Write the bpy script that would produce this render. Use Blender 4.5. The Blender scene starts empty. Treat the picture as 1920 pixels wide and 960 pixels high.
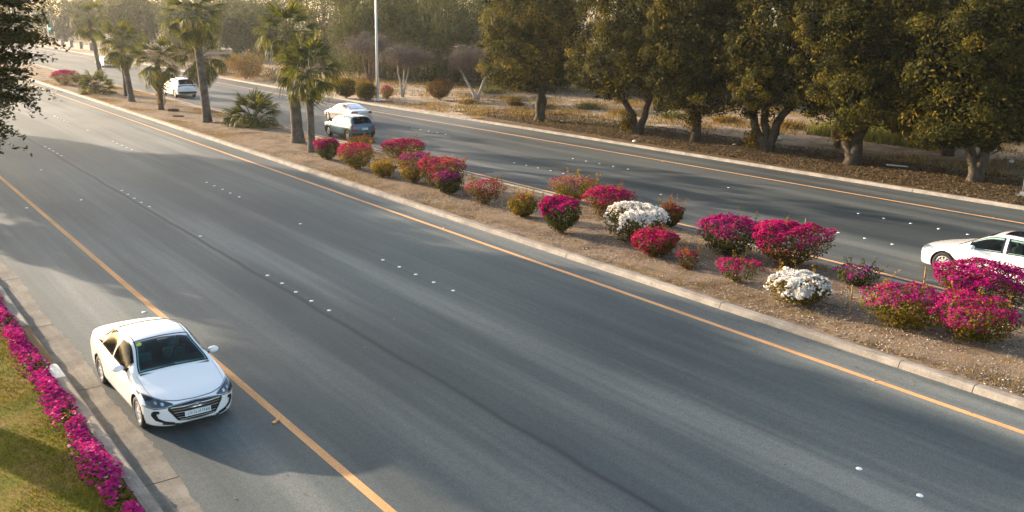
import bpy, math, random
import numpy as np
from mathutils import Matrix, Vector
from mathutils.bvhtree import BVHTree

SC = bpy.context.scene
COL = SC.collection
R = math.radians
# ------------------------------------------------------------------ camera
YAW, PITCH, ROLL, CAMH, FPX = .651, .257, .018, 7.90, 1712.
cd = bpy.data.cameras.new('camera')
cam = bpy.data.objects.new('camera', cd)
COL.objects.link(cam)
cd.sensor_width = 36.0
cd.lens = FPX / 1920. * 36.
cd.clip_start = .1
cd.clip_end = 4000
_cy, _sy, _cp, _sp = math.cos(YAW), math.sin(YAW), math.cos(PITCH), math.sin(PITCH)
_fw = Vector((_sy * _cp, _cy * _cp, -_sp))
_r = Vector((_cy, -_sy, 0))
_up = _r.cross(_fw)
_r2 = math.cos(ROLL) * _r + math.sin(ROLL) * _up
_u2 = -math.sin(ROLL) * _r + math.cos(ROLL) * _up
mw = Matrix((( _r2.x, _u2.x, -_fw.x, 0), (_r2.y, _u2.y, -_fw.y, 0), (_r2.z, _u2.z, -_fw.z, CAMH), (0, 0, 0, 1)))
cam.matrix_world = mw
SC.camera = cam
# ------------------------------------------------------------------ light
SUN_EL, SUN_AZ = R(13.6), R(-21)          # azimuth clockwise from +Y
world = bpy.data.worlds.new('World')
SC.world = world
world.use_nodes = True
_n = world.node_tree.nodes
sky = _n.new('ShaderNodeTexSky')
sky.sky_type = 'NISHITA'
sky.sun_disc = False
sky.sun_elevation = SUN_EL
sky.sun_rotation = SUN_AZ
sky.air_density = 1.0
sky.dust_density = 3.0
sky.ozone_density = 0.4
world.node_tree.links.new(sky.outputs[0], _n['Background'].inputs[0])
_n['Background'].inputs[1].default_value = .15
sl = bpy.data.lights.new('sun', 'SUN')
sl.energy = 5.0
sl.angle = R(.55)
sl.color = (1.0, .79, .59)
sun = bpy.data.objects.new('sun', sl)
COL.objects.link(sun)
_sd = Vector((math.sin(SUN_AZ) * math.cos(SUN_EL), math.cos(SUN_AZ) * math.cos(SUN_EL), math.sin(SUN_EL)))
sun.rotation_euler = _sd.to_track_quat('Z', 'Y').to_euler()
SC.view_settings.view_transform = 'Standard'
SC.view_settings.look = 'None'
SC.view_settings.gamma = 1
SC.view_settings.exposure = 1.65
SC.render.engine = 'CYCLES'
SC.cycles.max_bounces = 6
SC.cycles.transparent_max_bounces = 12
SC.cycles.volume_bounces = 1

# ------------------------------------------------------------------ helpers
def tag(o, label=None, cat=None, group=None, kind=None):
    if label: o['label'] = label
    if cat: o['category'] = cat
    if group: o['group'] = group
    if kind: o['kind'] = kind
    return o

def empty(name, loc=(0, 0, 0), rz=0, parent=None):
    o = bpy.data.objects.new(name, None)
    o.empty_display_size = .2
    COL.objects.link(o)
    o.location = loc
    o.rotation_euler = (0, 0, rz)
    if parent: o.parent = parent
    return o

def link(name, me, parent=None, loc=None, rot=None):
    o = bpy.data.objects.new(name, me)
    COL.objects.link(o)
    if parent: o.parent = parent
    if loc is not None: o.location = loc
    if rot is not None: o.rotation_euler = rot
    return o

def mesh(name, V, F, mat=None, smooth=False, tint=None):
    """F: (n,3) or (n,4) int array, or list of lists"""
    me = bpy.data.meshes.new(name)
    V = np.asarray(V, np.float32)
    if isinstance(F, np.ndarray):
        n, k = F.shape
        me.vertices.add(len(V)); me.vertices.foreach_set('co', V.ravel())
        me.loops.add(n * k); me.loops.foreach_set('vertex_index', F.astype(np.int32).ravel())
        me.polygons.add(n)
        me.polygons.foreach_set('loop_start', np.arange(0, n * k, k, dtype=np.int32))
        me.update(calc_edges=True)
        me.validate()
    else:
        me.from_pydata([tuple(map(float, v)) for v in V], [], [list(map(int, f)) for f in F])
        me.validate()
    if smooth:
        me.polygons.foreach_set('use_smooth', np.ones(len(me.polygons), bool))
    if tint is not None and len(tint) == len(me.polygons):
        a = me.attributes.new('tint', 'FLOAT', 'FACE')
        a.data.foreach_set('value', np.asarray(tint, np.float32))
    if mat: me.materials.append(mat)
    me.update()
    return me

class MB:
    """collects simple pieces and builds one mesh"""
    def __init__(s): s.V = []; s.F = []
    def add(s, V, F):
        b = len(s.V)
        s.V += [tuple(v) for v in V]; s.F += [[i + b for i in f] for f in F]
        return s
    def box(s, c, d, rz=0, taper=1.):
        cx, cy, cz = c; dx, dy, dz = d[0] / 2, d[1] / 2, d[2] / 2
        co, si = math.cos(rz), math.sin(rz)
        V = []
        for z, t in ((-dz, 1), (dz, taper)):
            for x, y in ((-dx, -dy), (dx, -dy), (dx, dy), (-dx, dy)):
                x *= t; y *= t
                V.append((cx + co * x - si * y, cy + si * x + co * y, cz + z))
        return s.add(V, [(3, 2, 1, 0), (4, 5, 6, 7), (0, 1, 5, 4), (1, 2, 6, 5), (2, 3, 7, 6), (3, 0, 4, 7)])
    def tube(s, pts, rad, n=8, caps=True):
        V, F = tube(pts, rad, n, caps)
        return s.add(V, F)
    def build(s, name, mat, parent=None, smooth=False):
        return link(name, mesh(name, s.V, s.F, mat, smooth), parent)

def tube(pts, rad, n=8, caps=True):
    pts = np.asarray(pts, float)
    rad = np.broadcast_to(np.asarray(rad, float), (len(pts),))
    T = np.gradient(pts, axis=0)
    T /= np.linalg.norm(T, axis=1)[:, None] + 1e-9
    ref = np.array([0, 0, 1.]) if abs(T[0][2]) < .9 else np.array([1., 0, 0])
    V = []; F = []
    u = np.cross(T[0], ref); u /= np.linalg.norm(u)
    for i in range(len(pts)):
        u = u - T[i] * (u @ T[i]); u /= np.linalg.norm(u) + 1e-9
        w = np.cross(T[i], u)
        for k in range(n):
            a = 2 * math.pi * k / n
            V.append(pts[i] + rad[i] * (math.cos(a) * u + math.sin(a) * w))
    for i in range(len(pts) - 1):
        for k in range(n):
            a, b = i * n + k, i * n + (k + 1) % n
            F.append((a, b, b + n, a + n))
    if caps:
        F.append(tuple(range(n))[::-1]); F.append(tuple((len(pts) - 1) * n + k for k in range(n)))
    return V, F

def lerp(x, xs, ys): return np.interp(x, xs, ys)

def pchip(xs, ys):
    xs = np.asarray(xs, float); ys = np.asarray(ys, float)
    h = np.diff(xs); d = np.diff(ys) / h
    m = np.zeros(len(xs)); m[0] = d[0]; m[-1] = d[-1]
    for i in range(1, len(xs) - 1):
        if d[i - 1] * d[i] > 0:
            w1, w2 = 2 * h[i] + h[i - 1], h[i] + 2 * h[i - 1]
            m[i] = (w1 + w2) / (w1 / d[i - 1] + w2 / d[i])
    def f(x):
        x = np.clip(np.asarray(x, float), xs[0], xs[-1])
        i = np.clip(np.searchsorted(xs, x) - 1, 0, len(h) - 1)
        t = (x - xs[i]) / h[i]
        return ((1 + 2 * t) * (1 - t) ** 2 * ys[i] + t * (1 - t) ** 2 * h[i] * m[i]
                + t * t * (3 - 2 * t) * ys[i + 1] + t * t * (t - 1) * h[i] * m[i + 1])
    return f

# ------------------------------------------------------------------ materials
def new_mat(name):
    m = bpy.data.materials.new(name)
    m.use_nodes = True
    nt = m.node_tree
    return m, nt, nt.nodes['Principled BSDF']

def plain(name, col, rough=.6, metal=0., coat=0., spec=.5, emit=None):
    m, nt, b = new_mat(name)
    b.inputs['Base Color'].default_value = (*col, 1)
    b.inputs['Roughness'].default_value = rough
    b.inputs['Metallic'].default_value = metal
    b.inputs['Coat Weight'].default_value = coat
    b.inputs['Coat Roughness'].default_value = .05
    b.inputs['Specular IOR Level'].default_value = spec
    if emit:
        b.inputs['Emission Color'].default_value = (*emit[0], 1)
        b.inputs['Emission Strength'].default_value = emit[1]
    return m

def N(nt, t, **kw):
    n = nt.nodes.new(t)
    for k, v in kw.items():
        if k in n.inputs: n.inputs[k].default_value = v
        else: setattr(n, k, v)
    return n

def ramp(nt, src, stops):
    r = nt.nodes.new('ShaderNodeValToRGB')
    e = r.color_ramp.elements
    while len(e) < len(stops): e.new(.5)
    for i, (p, c) in enumerate(stops):
        e[i].position = p
        e[i].color = (*c, 1) if len(c) == 3 else c
    nt.links.new(src, r.inputs[0])
    return r.outputs[0]

def coords(nt, scale=(1, 1, 1), loc=(0, 0, 0)):
    tc = nt.nodes.new('ShaderNodeNewGeometry')
    mp = nt.nodes.new('ShaderNodeMapping')
    mp.inputs['Scale'].default_value = scale
    mp.inputs['Location'].default_value = loc
    nt.links.new(tc.outputs['Position'], mp.inputs[0])
    return mp.outputs[0]

def noise(nt, vec, scale, detail=4, rough=.55):
    n = nt.nodes.new('ShaderNodeTexNoise')
    n.inputs['Scale'].default_value = scale
    n.inputs['Detail'].default_value = detail
    n.inputs['Roughness'].default_value = rough
    if vec is not None: nt.links.new(vec, n.inputs['Vector'])
    return n.outputs['Fac']

def mix(nt, f, a, b, mode='MIX'):
    m = nt.nodes.new('ShaderNodeMix')
    m.data_type = 'RGBA'; m.blend_type = mode
    for s, v in ((m.inputs[0], f), (m.inputs[6], a), (m.inputs[7], b)):
        if isinstance(v, (int, float)): s.default_value = v
        elif isinstance(v, tuple): s.default_value = (*v, 1) if len(v) == 3 else v
        else: nt.links.new(v, s)
    return m.outputs[2]

def math_n(nt, op, a, b=None):
    m = nt.nodes.new('ShaderNodeMath'); m.operation = op
    for s, v in ((m.inputs[0], a), (m.inputs[1], b)):
        if v is None: continue
        if isinstance(v, (int, float)): s.default_value = v
        else: nt.links.new(v, s)
    return m.outputs[0]

def bump(nt, b, h, strength, dist=.02):
    n = nt.nodes.new('ShaderNodeBump')
    n.inputs['Strength'].default_value = strength
    n.inputs['Distance'].default_value = dist
    nt.links.new(h, n.inputs['Height'])
    nt.links.new(n.outputs[0], b.inputs['Normal'])

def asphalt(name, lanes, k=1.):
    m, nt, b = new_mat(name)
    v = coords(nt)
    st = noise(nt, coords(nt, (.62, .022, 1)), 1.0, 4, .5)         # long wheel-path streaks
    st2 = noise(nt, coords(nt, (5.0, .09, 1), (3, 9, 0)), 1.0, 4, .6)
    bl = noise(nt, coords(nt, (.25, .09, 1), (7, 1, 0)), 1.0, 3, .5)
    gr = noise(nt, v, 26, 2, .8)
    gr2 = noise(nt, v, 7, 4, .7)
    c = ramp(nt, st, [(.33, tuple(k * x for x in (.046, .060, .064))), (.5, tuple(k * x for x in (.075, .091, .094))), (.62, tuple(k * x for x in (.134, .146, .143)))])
    c = mix(nt, .6, c, ramp(nt, st2, [(.3, (.80, .80, .81)), (.5, (1, 1, 1)), (.7, (1.16, 1.15, 1.13))]), 'MULTIPLY')
    c = mix(nt, .9, c, ramp(nt, bl, [(.3, (.70, .72, .74)), (.7, (1.36, 1.32, 1.27))]), 'MULTIPLY')
    c = mix(nt, .62, c, ramp(nt, gr, [(.25, (.40, .40, .40)), (.5, (1, 1, 1)), (.8, (1.75, 1.75, 1.7))]), 'MULTIPLY')
    c = mix(nt, .5, c, ramp(nt, gr2, [(.3, (.72, .72, .72)), (.7, (1.25, 1.24, 1.22))]), 'MULTIPLY')
    # paver joints: a dark seam along some lane lines
    geo = nt.nodes.new('ShaderNodeNewGeometry')
    sx = nt.nodes.new('ShaderNodeSeparateXYZ')
    nt.links.new(geo.outputs['Position'], sx.inputs[0])
    wob = math_n(nt, 'MULTIPLY', math_n(nt, 'SUBTRACT', noise(nt, coords(nt, (0, .35, 0)), 1, 3), .5), .25)
    for X, wd, kd in lanes:
        d = math_n(nt, 'ABSOLUTE', math_n(nt, 'SUBTRACT', math_n(nt, 'ADD', sx.outputs[0], wob), X))
        f = math_n(nt, 'MULTIPLY', math_n(nt, 'SUBTRACT', 1., math_n(nt, 'MINIMUM', math_n(nt, 'DIVIDE', d, wd), 1.)), kd)
        c = mix(nt, f, c, (.022, .023, .025))
    nt.links.new(c, b.inputs['Base Color'])
    nt.links.new(ramp(nt, st, [(.3, (.62,) * 3), (.7, (.78,) * 3)]), b.inputs['Roughness'])
    b.inputs['Specular IOR Level'].default_value = .24
    bump(nt, b, gr, .4, .008)
    return m

def soil(name, stops, sc=1.2, fine=30, bs=.9, extra=None, bdist=.05):
    m, nt, b = new_mat(name)
    v = coords(nt)
    a = noise(nt, v, sc, 6, .65)
    f = noise(nt, v, fine, 3, .8)
    g2 = noise(nt, v, fine * .28, 4, .7)
    c = ramp(nt, a, stops)
    c = mix(nt, .75, c, ramp(nt, f, [(.28, (.38, .37, .36)), (.5, (1, 1, 1)), (.75, (1.6, 1.55, 1.5))]), 'MULTIPLY')
    c = mix(nt, .6, c, ramp(nt, g2, [(.3, (.6, .58, .55)), (.7, (1.3, 1.3, 1.3))]), 'MULTIPLY')
    if extra:
        big = noise(nt, coords(nt, extra[0], (4, 2, 0)), 1.0, 5, .6)
        c = mix(nt, ramp(nt, big, [(extra[1], (0, 0, 0)), (extra[2], (1, 1, 1))]), c, extra[3])
    nt.links.new(c, b.inputs['Base Color'])
    b.inputs['Roughness'].default_value = .95
    b.inputs['Specular IOR Level'].default_value = .1
    h = mix(nt, .5, f, g2)
    bump(nt, b, h, bs, bdist)
    return m

def concrete(name, col, dirt=.5):
    m, nt, b = new_mat(name)
    v = coords(nt)
    a = noise(nt, v, 1.4, 6, .65); f = noise(nt, v, 22, 4, .7)
    st = noise(nt, coords(nt, (8, .6, 8)), 1, 4, .6)
    d = tuple(x * dirt for x in col)
    c = mix(nt, ramp(nt, a, [(.36, (0, 0, 0)), (.64, (1, 1, 1))]), d, col)
    c = mix(nt, .5, c, ramp(nt, f, [(.3, (.6, .6, .6)), (.7, (1.3, 1.3, 1.3))]), 'MULTIPLY')
    c = mix(nt, .5, c, ramp(nt, st, [(.3, (.65, .63, .6)), (.6, (1.1, 1.1, 1.1))]), 'MULTIPLY')
    nt.links.new(c, b.inputs['Base Color'])
    b.inputs['Roughness'].default_value = .9
    b.inputs['Specular IOR Level'].default_value = .2
    bump(nt, b, f, .4, .01)
    return m

def paint_line(name, col):
    m, nt, b = new_mat(name)
    v = coords(nt)
    f = noise(nt, v, 30, 5, .8); a = noise(nt, coords(nt, (3, .5, 1)), 1.0, 4, .6)
    c = mix(nt, ramp(nt, f, [(.52, (0, 0, 0)), (.68, (1, 1, 1))]), col, (.10, .085, .065))
    c = mix(nt, .6, c, ramp(nt, a, [(.3, (.66, .63, .6)), (.6, (1.08, 1.08, 1.08))]), 'MULTIPLY')
    nt.links.new(c, b.inputs['Base Color'])
    b.inputs['Roughness'].default_value = .75
    b.inputs['Specular IOR Level'].default_value = .25
    return m

def leaf_mat(name, stops, trans=.35, rough=.6, tcol=(1.25, 1.15, .55), spec=.04):
    m, nt, b = new_mat(name)
    at = nt.nodes.new('ShaderNodeAttribute'); at.attribute_name = 'tint'
    c = ramp(nt, at.outputs['Fac'], stops)
    nt.links.new(c, b.inputs['Base Color'])
    b.inputs['Roughness'].default_value = rough
    b.inputs['Specular IOR Level'].default_value = spec
    t = nt.nodes.new('ShaderNodeBsdfTranslucent')
    nt.links.new(mix(nt, 1., c, tcol, 'MULTIPLY'), t.inputs[0])
    ms = nt.nodes.new('ShaderNodeMixShader'); ms.inputs[0].default_value = trans
    nt.links.new(b.outputs[0], ms.inputs[1]); nt.links.new(t.outputs[0], ms.inputs[2])
    nt.links.new(ms.outputs[0], nt.nodes['Material Output'].inputs[0])
    return m

def glass_mat(name, tint, gl=.05, ior=1.24):
    m, nt, b = new_mat(name)
    nt.nodes.remove(b)
    tr = nt.nodes.new('ShaderNodeBsdfTransparent'); tr.inputs[0].default_value = (*tint, 1)
    g = nt.nodes.new('ShaderNodeBsdfGlossy'); g.inputs['Roughness'].default_value = gl
    fr = nt.nodes.new('ShaderNodeFresnel'); fr.inputs[0].default_value = ior
    ms = nt.nodes.new('ShaderNodeMixShader')
    nt.links.new(fr.outputs[0], ms.inputs[0])
    nt.links.new(tr.outputs[0], ms.inputs[1]); nt.links.new(g.outputs[0], ms.inputs[2])
    nt.links.new(ms.outputs[0], nt.nodes['Material Output'].inputs[0])
    return m

M = {}
M['asphalt_near'] = asphalt('asphalt_near', [(10.25, .11, .8), (14.2, .10, .2)])
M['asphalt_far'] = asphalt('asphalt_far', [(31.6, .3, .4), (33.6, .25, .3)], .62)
M['line'] = paint_line('yellow_paint', (.62, .33, .14))
M['kerb'] = concrete('kerb_concrete', (.31, .283, .245), .62)
M['gutter'] = concrete('gutter_concrete', (.215, .20, .172), .6)
M['inlet'] = concrete('rusty_inlet', (.25, .155, .08), .7)
M['white_kerb'] = plain('white_kerb_paint', (.75, .74, .70), .7)
M['median'] = soil('median_soil', [(.28, (.07, .048, .030)), (.42, (.145, .105, .070)), (.55, (.215, .165, .118)), (.68, (.20, .125, .052)), (.8, (.145, .09, .035))], .9, 20, 1.0)
M['verge'] = soil('verge_sand', [(.3, (.11, .078, .048)), (.45, (.215, .16, .108)), (.6, (.32, .25, .18)), (.75, (.23, .145, .072))], .5, 12, 1.0, ((.035, .06, 1), .54, .62, (.38, .31, .24)))
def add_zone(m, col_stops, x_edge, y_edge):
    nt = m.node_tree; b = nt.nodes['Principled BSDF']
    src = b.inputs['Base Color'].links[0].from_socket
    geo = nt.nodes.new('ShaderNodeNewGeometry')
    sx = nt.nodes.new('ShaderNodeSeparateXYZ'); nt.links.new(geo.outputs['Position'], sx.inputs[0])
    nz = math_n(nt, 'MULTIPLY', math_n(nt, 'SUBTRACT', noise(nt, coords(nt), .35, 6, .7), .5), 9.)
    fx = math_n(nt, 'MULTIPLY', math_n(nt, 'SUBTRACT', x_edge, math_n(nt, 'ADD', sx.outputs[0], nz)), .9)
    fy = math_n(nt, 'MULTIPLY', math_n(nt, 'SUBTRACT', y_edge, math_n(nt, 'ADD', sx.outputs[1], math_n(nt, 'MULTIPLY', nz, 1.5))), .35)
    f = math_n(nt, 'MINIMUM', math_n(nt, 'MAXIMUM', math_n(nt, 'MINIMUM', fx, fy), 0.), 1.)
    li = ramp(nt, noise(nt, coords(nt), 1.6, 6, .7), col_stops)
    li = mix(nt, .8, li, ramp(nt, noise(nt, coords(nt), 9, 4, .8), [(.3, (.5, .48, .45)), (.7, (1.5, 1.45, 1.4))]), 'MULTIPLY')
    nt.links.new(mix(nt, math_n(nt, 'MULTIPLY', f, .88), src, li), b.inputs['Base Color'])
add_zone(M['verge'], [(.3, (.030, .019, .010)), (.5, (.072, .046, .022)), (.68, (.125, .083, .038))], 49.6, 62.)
M['lawn'] = soil('lawn_soil', [(.32, (.06, .075, .008)), (.46, (.13, .13, .014)), (.53, (.19, .14, .035)), (.63, (.22, .15, .06)), (.72, (.13, .125, .016))], .55, 28, 1.0)
M['bark'] = soil('grey_brown_bark', [(.3, (.045, .037, .028)), (.6, (.105, .088, .068)), (.75, (.15, .13, .105))], 3, 16, 1.0)
M['twig'] = plain('grey_twig', (.13, .105, .085), .9)
M['pale_bark'] = plain('whitewashed_bark', (.33, .30, .27), .9)
M['brown_bark'] = soil('brown_bark', [(.3, (.10, .06, .04)), (.7, (.22, .14, .09))], 3, 16, 1.0)
M['palm_bark'] = soil('palm_bark', [(.3, (.075, .060, .048)), (.5, (.13, .108, .085)), (.7, (.19, .16, .13))], 2, 14, 1.0)
M['ficus'] = leaf_mat('ficus_leaf', [(0, (.010, .013, .006)), (.40, (.040, .043, .010)), (.72, (.122, .102, .016)), (1, (.20, .14, .024))], .48, tcol=(1.2, 1.1, .7))
M['weep'] = leaf_mat('weeping_leaf', [(0, (.028, .040, .018)), (.5, (.062, .072, .026)), (1, (.12, .105, .032))], .35)
M['dry'] = leaf_mat('dry_twig_leaf', [(0, (.05, .040, .028)), (.5, (.105, .080, .050)), (1, (.17, .125, .055))], .25, tcol=(1.2, 1, .6))
M['left_leaf'] = leaf_mat('dark_pinnate_leaf', [(0, (.018, .022, .008)), (.6, (.060, .060, .018)), (1, (.12, .10, .025))], .35)
M['green'] = leaf_mat('shrub_leaf', [(0, (.018, .028, .008)), (.5, (.055, .062, .011)), (1, (.15, .115, .015))], .35)
M['golden'] = leaf_mat('golden_leaf', [(0, (.03, .038, .008)), (.45, (.11, .095, .012)), (1, (.36, .20, .015))], .4)
M['rust'] = leaf_mat('rusty_leaf', [(0, (.03, .025, .009)), (.5, (.10, .06, .014)), (1, (.24, .11, .02))], .35)
M['palm'] = leaf_mat('palm_frond', [(0, (.020, .034, .009)), (.5, (.066, .082, .017)), (1, (.24, .185, .035))], .45, .6, spec=.15)
M['dead_palm'] = leaf_mat('dead_frond', [(0, (.13, .08, .03)), (.5, (.25, .16, .06)), (1, (.40, .24, .06))], .35, tcol=(1.2, .95, .5))
M['gold_palm'] = leaf_mat('gold_frond', [(0, (.40, .20, .02)), (1, (.65, .33, .03))], .4)
M['dry_grass'] = leaf_mat('dry_grass', [(0, (.11, .075, .032)), (.5, (.20, .140, .058)), (1, (.31, .22, .085))], .3)
M['grey_scrub'] = leaf_mat('grey_green_scrub', [(0, (.06, .07, .035)), (.5, (.12, .13, .06)), (1, (.20, .18, .08))], .3)
M['reed'] = leaf_mat('reed_blade', [(0, (.07, .10, .03)), (.5, (.14, .16, .05)), (1, (.26, .22, .08))], .3)
M['grass'] = leaf_mat('lawn_grass', [(0, (.05, .07, .007)), (.5, (.13, .13, .012)), (1, (.26, .19, .03))], .35)
M['petunia'] = leaf_mat('petunia_petal', [(0, (.16, .008, .14)), (.35, (.42, .010, .18)), (.7, (.58, .03, .23)), (.9, (.66, .12, .30)), (1, (.72, .42, .46))], .3, tcol=(1.2, .7, 1.))
M['magenta'] = leaf_mat('magenta_bract', [(0, (.16, .003, .055)), (.5, (.33, .006, .115)), (1, (.48, .012, .20))], .35, tcol=(1.3, .6, .9))
M['red'] = leaf_mat('red_bract', [(0, (.17, .004, .04)), (.5, (.34, .010, .075)), (1, (.47, .035, .09))], .35, tcol=(1.3, .6, .7))
M['purple'] = leaf_mat('purple_bract', [(0, (.11, .005, .075)), (.5, (.25, .010, .14)), (1, (.38, .02, .26))], .35, tcol=(1.2, .6, 1.1))
M['white_fl'] = leaf_mat('white_bract', [(0, (.56, .53, .49)), (.5, (.76, .74, .71)), (1, (.86, .85, .83))], .3, tcol=(1., .95, .85))
M['wood'] = soil('raw_wood', [(.3, (.30, .18, .08)), (.7, (.45, .29, .13))], 6, 40, .5, None, .005)
M['hose'] = plain('black_hose', (.02, .02, .02), .5)
M['steel'] = plain('galvanised_steel', (.42, .43, .44), .45, .6)
M['dark_steel'] = plain('dark_grey_steel', (.11, .12, .135), .5, .2)
M['white_paint'] = plain('white_metal_paint', (.7, .69, .66), .5)
M['stud'] = plain('ceramic_stud', (.85, .85, .83), .25, 0, .5)
M['amber'] = plain('amber_stud', (.65, .28, .06), .35)
M['gravel'] = leaf_mat('gravel_stone', [(0, (.13, .105, .08)), (.5, (.28, .235, .185)), (1, (.46, .40, .33))], 0.)
M['tarp'] = plain('grey_plastic', (.45, .45, .46), .6)

# ------------------------------------------------------------------ ground and roads
def bend(X, y):
    """the far carriageway swings gently towards the median"""
    s = np.interp(y, [-60, 15, 40, 52, 72, 80, 400], [0, 0, .36, .55, 1, 1, 1.])
    return X - np.clip((X - 19.6) / 20., 0, 1.15) * 2.2 * s

YS = np.unique(np.concatenate([np.arange(-60, 130, 2.), np.arange(130, 431, 10.)]))

def strip(name, xl, xr, z, mat, y0=-60, y1=430, edge=None, cols=1, zf=None):
    ys = YS[(YS > y0) & (YS < y1)]
    ys = np.concatenate([[y0], ys, [y1]])
    if edge: ys = np.unique(np.concatenate([ys, np.arange(max(y0, 4), min(y1, 60), .18)]))
    V = []; F = []
    rng = np.random.default_rng(5)
    for i, y in enumerate(ys):
        a, b = float(bend(xl, y)), float(bend(xr, y))
        if edge: a += rng.normal(0, edge) + .05 * math.sin(y * .9)
        for k in range(cols + 1):
            V.append((a + (b - a) * k / cols, y, z if zf is None else zf(k / cols, y)))
    c = cols + 1
    for i in range(len(ys) - 1):
        for k in range(cols):
            F.append((i * c + k, i * c + k + 1, (i + 1) * c + k + 1, (i + 1) * c + k))
    return link(name, mesh(name, V, F, mat))

XK1, XG, Y1X, D1, D2, Y2X = 3.60, 4.14, 6.60, 10.46, 14.32, 18.42
XM1, XM2 = 19.58, 26.30
Y3X, D3, D4, Y4X, XKF = 26.98, 31.05, 35.08, 39.12, 42.05

# terrain: one sheet to the horizon, just below everything else
V = [(-900, -900, -.02), (900, -900, -.02), (900, 900, -.02), (-900, 900, -.02)]
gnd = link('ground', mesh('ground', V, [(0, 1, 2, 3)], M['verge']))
gnd['kind'] = 'structure'

road_near = tag(strip('near_road', XG, XM1, 0, M['asphalt_near'], edge=.02), kind='structure')
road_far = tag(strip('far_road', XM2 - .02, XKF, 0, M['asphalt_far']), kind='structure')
for X, rd in ((Y1X, road_near), (Y2X, road_near), (Y3X, road_far), (Y4X, road_far)):
    o = strip('yellow_line', X - .085, X + .085, .004, M['line']); o.parent = rd

def mound(a, h):
    return lambda k, y: .125 + h * math.sin(math.pi * min(1, max(0, k))) + .02 * math.sin(y * .7 + k * 5) * (0 < k < 1)
med = tag(strip('median_ground', XM1 + .3, XM2 - .26, .12, M['median'], -60, 205, cols=10, zf=mound(0, .06)), kind='structure')
# far verge: a soil strip with leaf litter under the ficus row, sand beyond
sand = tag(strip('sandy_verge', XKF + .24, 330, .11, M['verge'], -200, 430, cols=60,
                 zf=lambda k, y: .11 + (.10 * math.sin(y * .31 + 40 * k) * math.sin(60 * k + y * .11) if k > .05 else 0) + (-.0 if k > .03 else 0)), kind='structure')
lawn = tag(strip('lawn', -120, XK1 - .3, .12, M['lawn'], -60, 430, cols=24), kind='structure')

# kerbs: cast pieces seven metres long with open joints
def kerb_mesh(prof, L):
    V = []; F = []
    n = len(prof)
    pr = np.array(prof)
    for y, s in ((0, .985), (.012, 1), (L - .012, 1), (L, .985)):
        for x, z in pr:
            V.append((x if z < .02 else x * s, y, z * (s if z > .05 else 1)))
    for j in range(3):
        for i in range(n - 1):
            F.append((j * n + i, j * n + i + 1, (j + 1) * n + i + 1, (j + 1) * n + i))
    F.append(tuple(range(n))[::-1]); F.append(tuple(3 * n + i for i in range(n)))
    return V, F

def kerb(name, X, flip, joints, width=.36, h=.15, mat='kerb'):
    root = empty(name); root['kind'] = 'structure'
    s = -1 if flip else 1
    prof = [(0, -.05), (0.0, .0), (.045, h * .72), (.065, h * .92), (.095, h), (width * .8, h * 1.01), (width, h * .9), (width, -.05)]
    prof = [(s * x, z) for x, z in prof]
    if not flip: prof = prof
    else: prof = prof[::-1]
    cache = {}
    for y0, y1 in zip(joints[:-1], joints[1:]):
        L = round(y1 - y0 - .022, 2)
        if L not in cache:
            V, F = kerb_mesh(prof, L)
            cache[L] = mesh('kerb_stone', V, F, M[mat])
        a, b = float(bend(X, y0)), float(bend(X, y1))
        o = link('kerb_stone', cache[L], root, (a + random.uniform(-.006, .006), y0 + .011, random.uniform(-.004, .002)), (0, 0, math.atan2(a - b, y1 - y0)))
    return root
random.seed(3)
kj = [-54.2 + 7 * i for i in range(8)] + [8.79, 10.56, 16.02, 22.71, 29.6, 36.6, 43.0] + [50 + 7 * i for i in range(23)]
kj = [k for k in kj if k < 206]
kj = sorted(set(round(k, 2) for k in kj if not (1.9 < k < 8.7)) | {1.8})
kerb('median_kerb', XM1, False, kj, .33)
kerb('median_far_kerb', XM2 - .02, True, kj, .30)
kerb('far_kerb', XKF, False, [-55.1 + 7.1 * i for i in range(44)], .27)
nk = [-50, -43, -36, -29, -22, -15, -8, -1, 6, 13.2, 20.6, 21.5, 24.7, 29, 36, 43, 50, 57, 64, 71, 78, 85, 92, 99, 106, 120, 134, 148, 162, 176, 190]
near_k = kerb('verge_kerb', XK1, True, nk, .29)
for o in near_k.children:
    if 21.3 < o.location.y < 22: 
        o.data = o.data.copy(); o.data.materials[0] = M['inlet']; o.location.z -= .03
        o['label'] = 'rust stained dipped kerb stone at the drain inlet'
    if 20.4 < o.location.y < 21:
        o.data = o.data.copy(); o.data.materials[0] = M['white_kerb']
        o['label'] = 'short white painted kerb stone'
# gutter slabs
gut = empty('gutter'); gut['kind'] = 'structure'
gj = [-50 + 5 * i for i in range(12)] + [10, 15, 20, 24.9, 30, 35, 40, 45, 50, 55, 60, 70, 80, 90, 100, 120, 140, 160, 190]
gcache = {}
for a, b in zip(gj[:-1], gj[1:]):
    L = round(b - a - .03, 2)
    if L not in gcache:
        n = 6; V = []; F = []
        for y in (0, L):
            for x, z in ((XK1 - .03, -.05), (XK1 - .03, -.006), (XK1 + .2, -.012), (XG + .1, -.005), (XG + .1, -.05)):
                V.append((x, y, z))
        for i in range(4): F.append((i, i + 1, 6 + i, 5 + i)[::1])
        F.append((4, 3, 2, 1, 0)); F.append((5, 6, 7, 8, 9))
        gcache[L] = mesh('gutter_slab', V, [f[::-1] for f in F[:4]] + F[4:], M['gutter'])
    link('gutter_slab', gcache[L], gut, (0, a + .015, 0.0))

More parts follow.
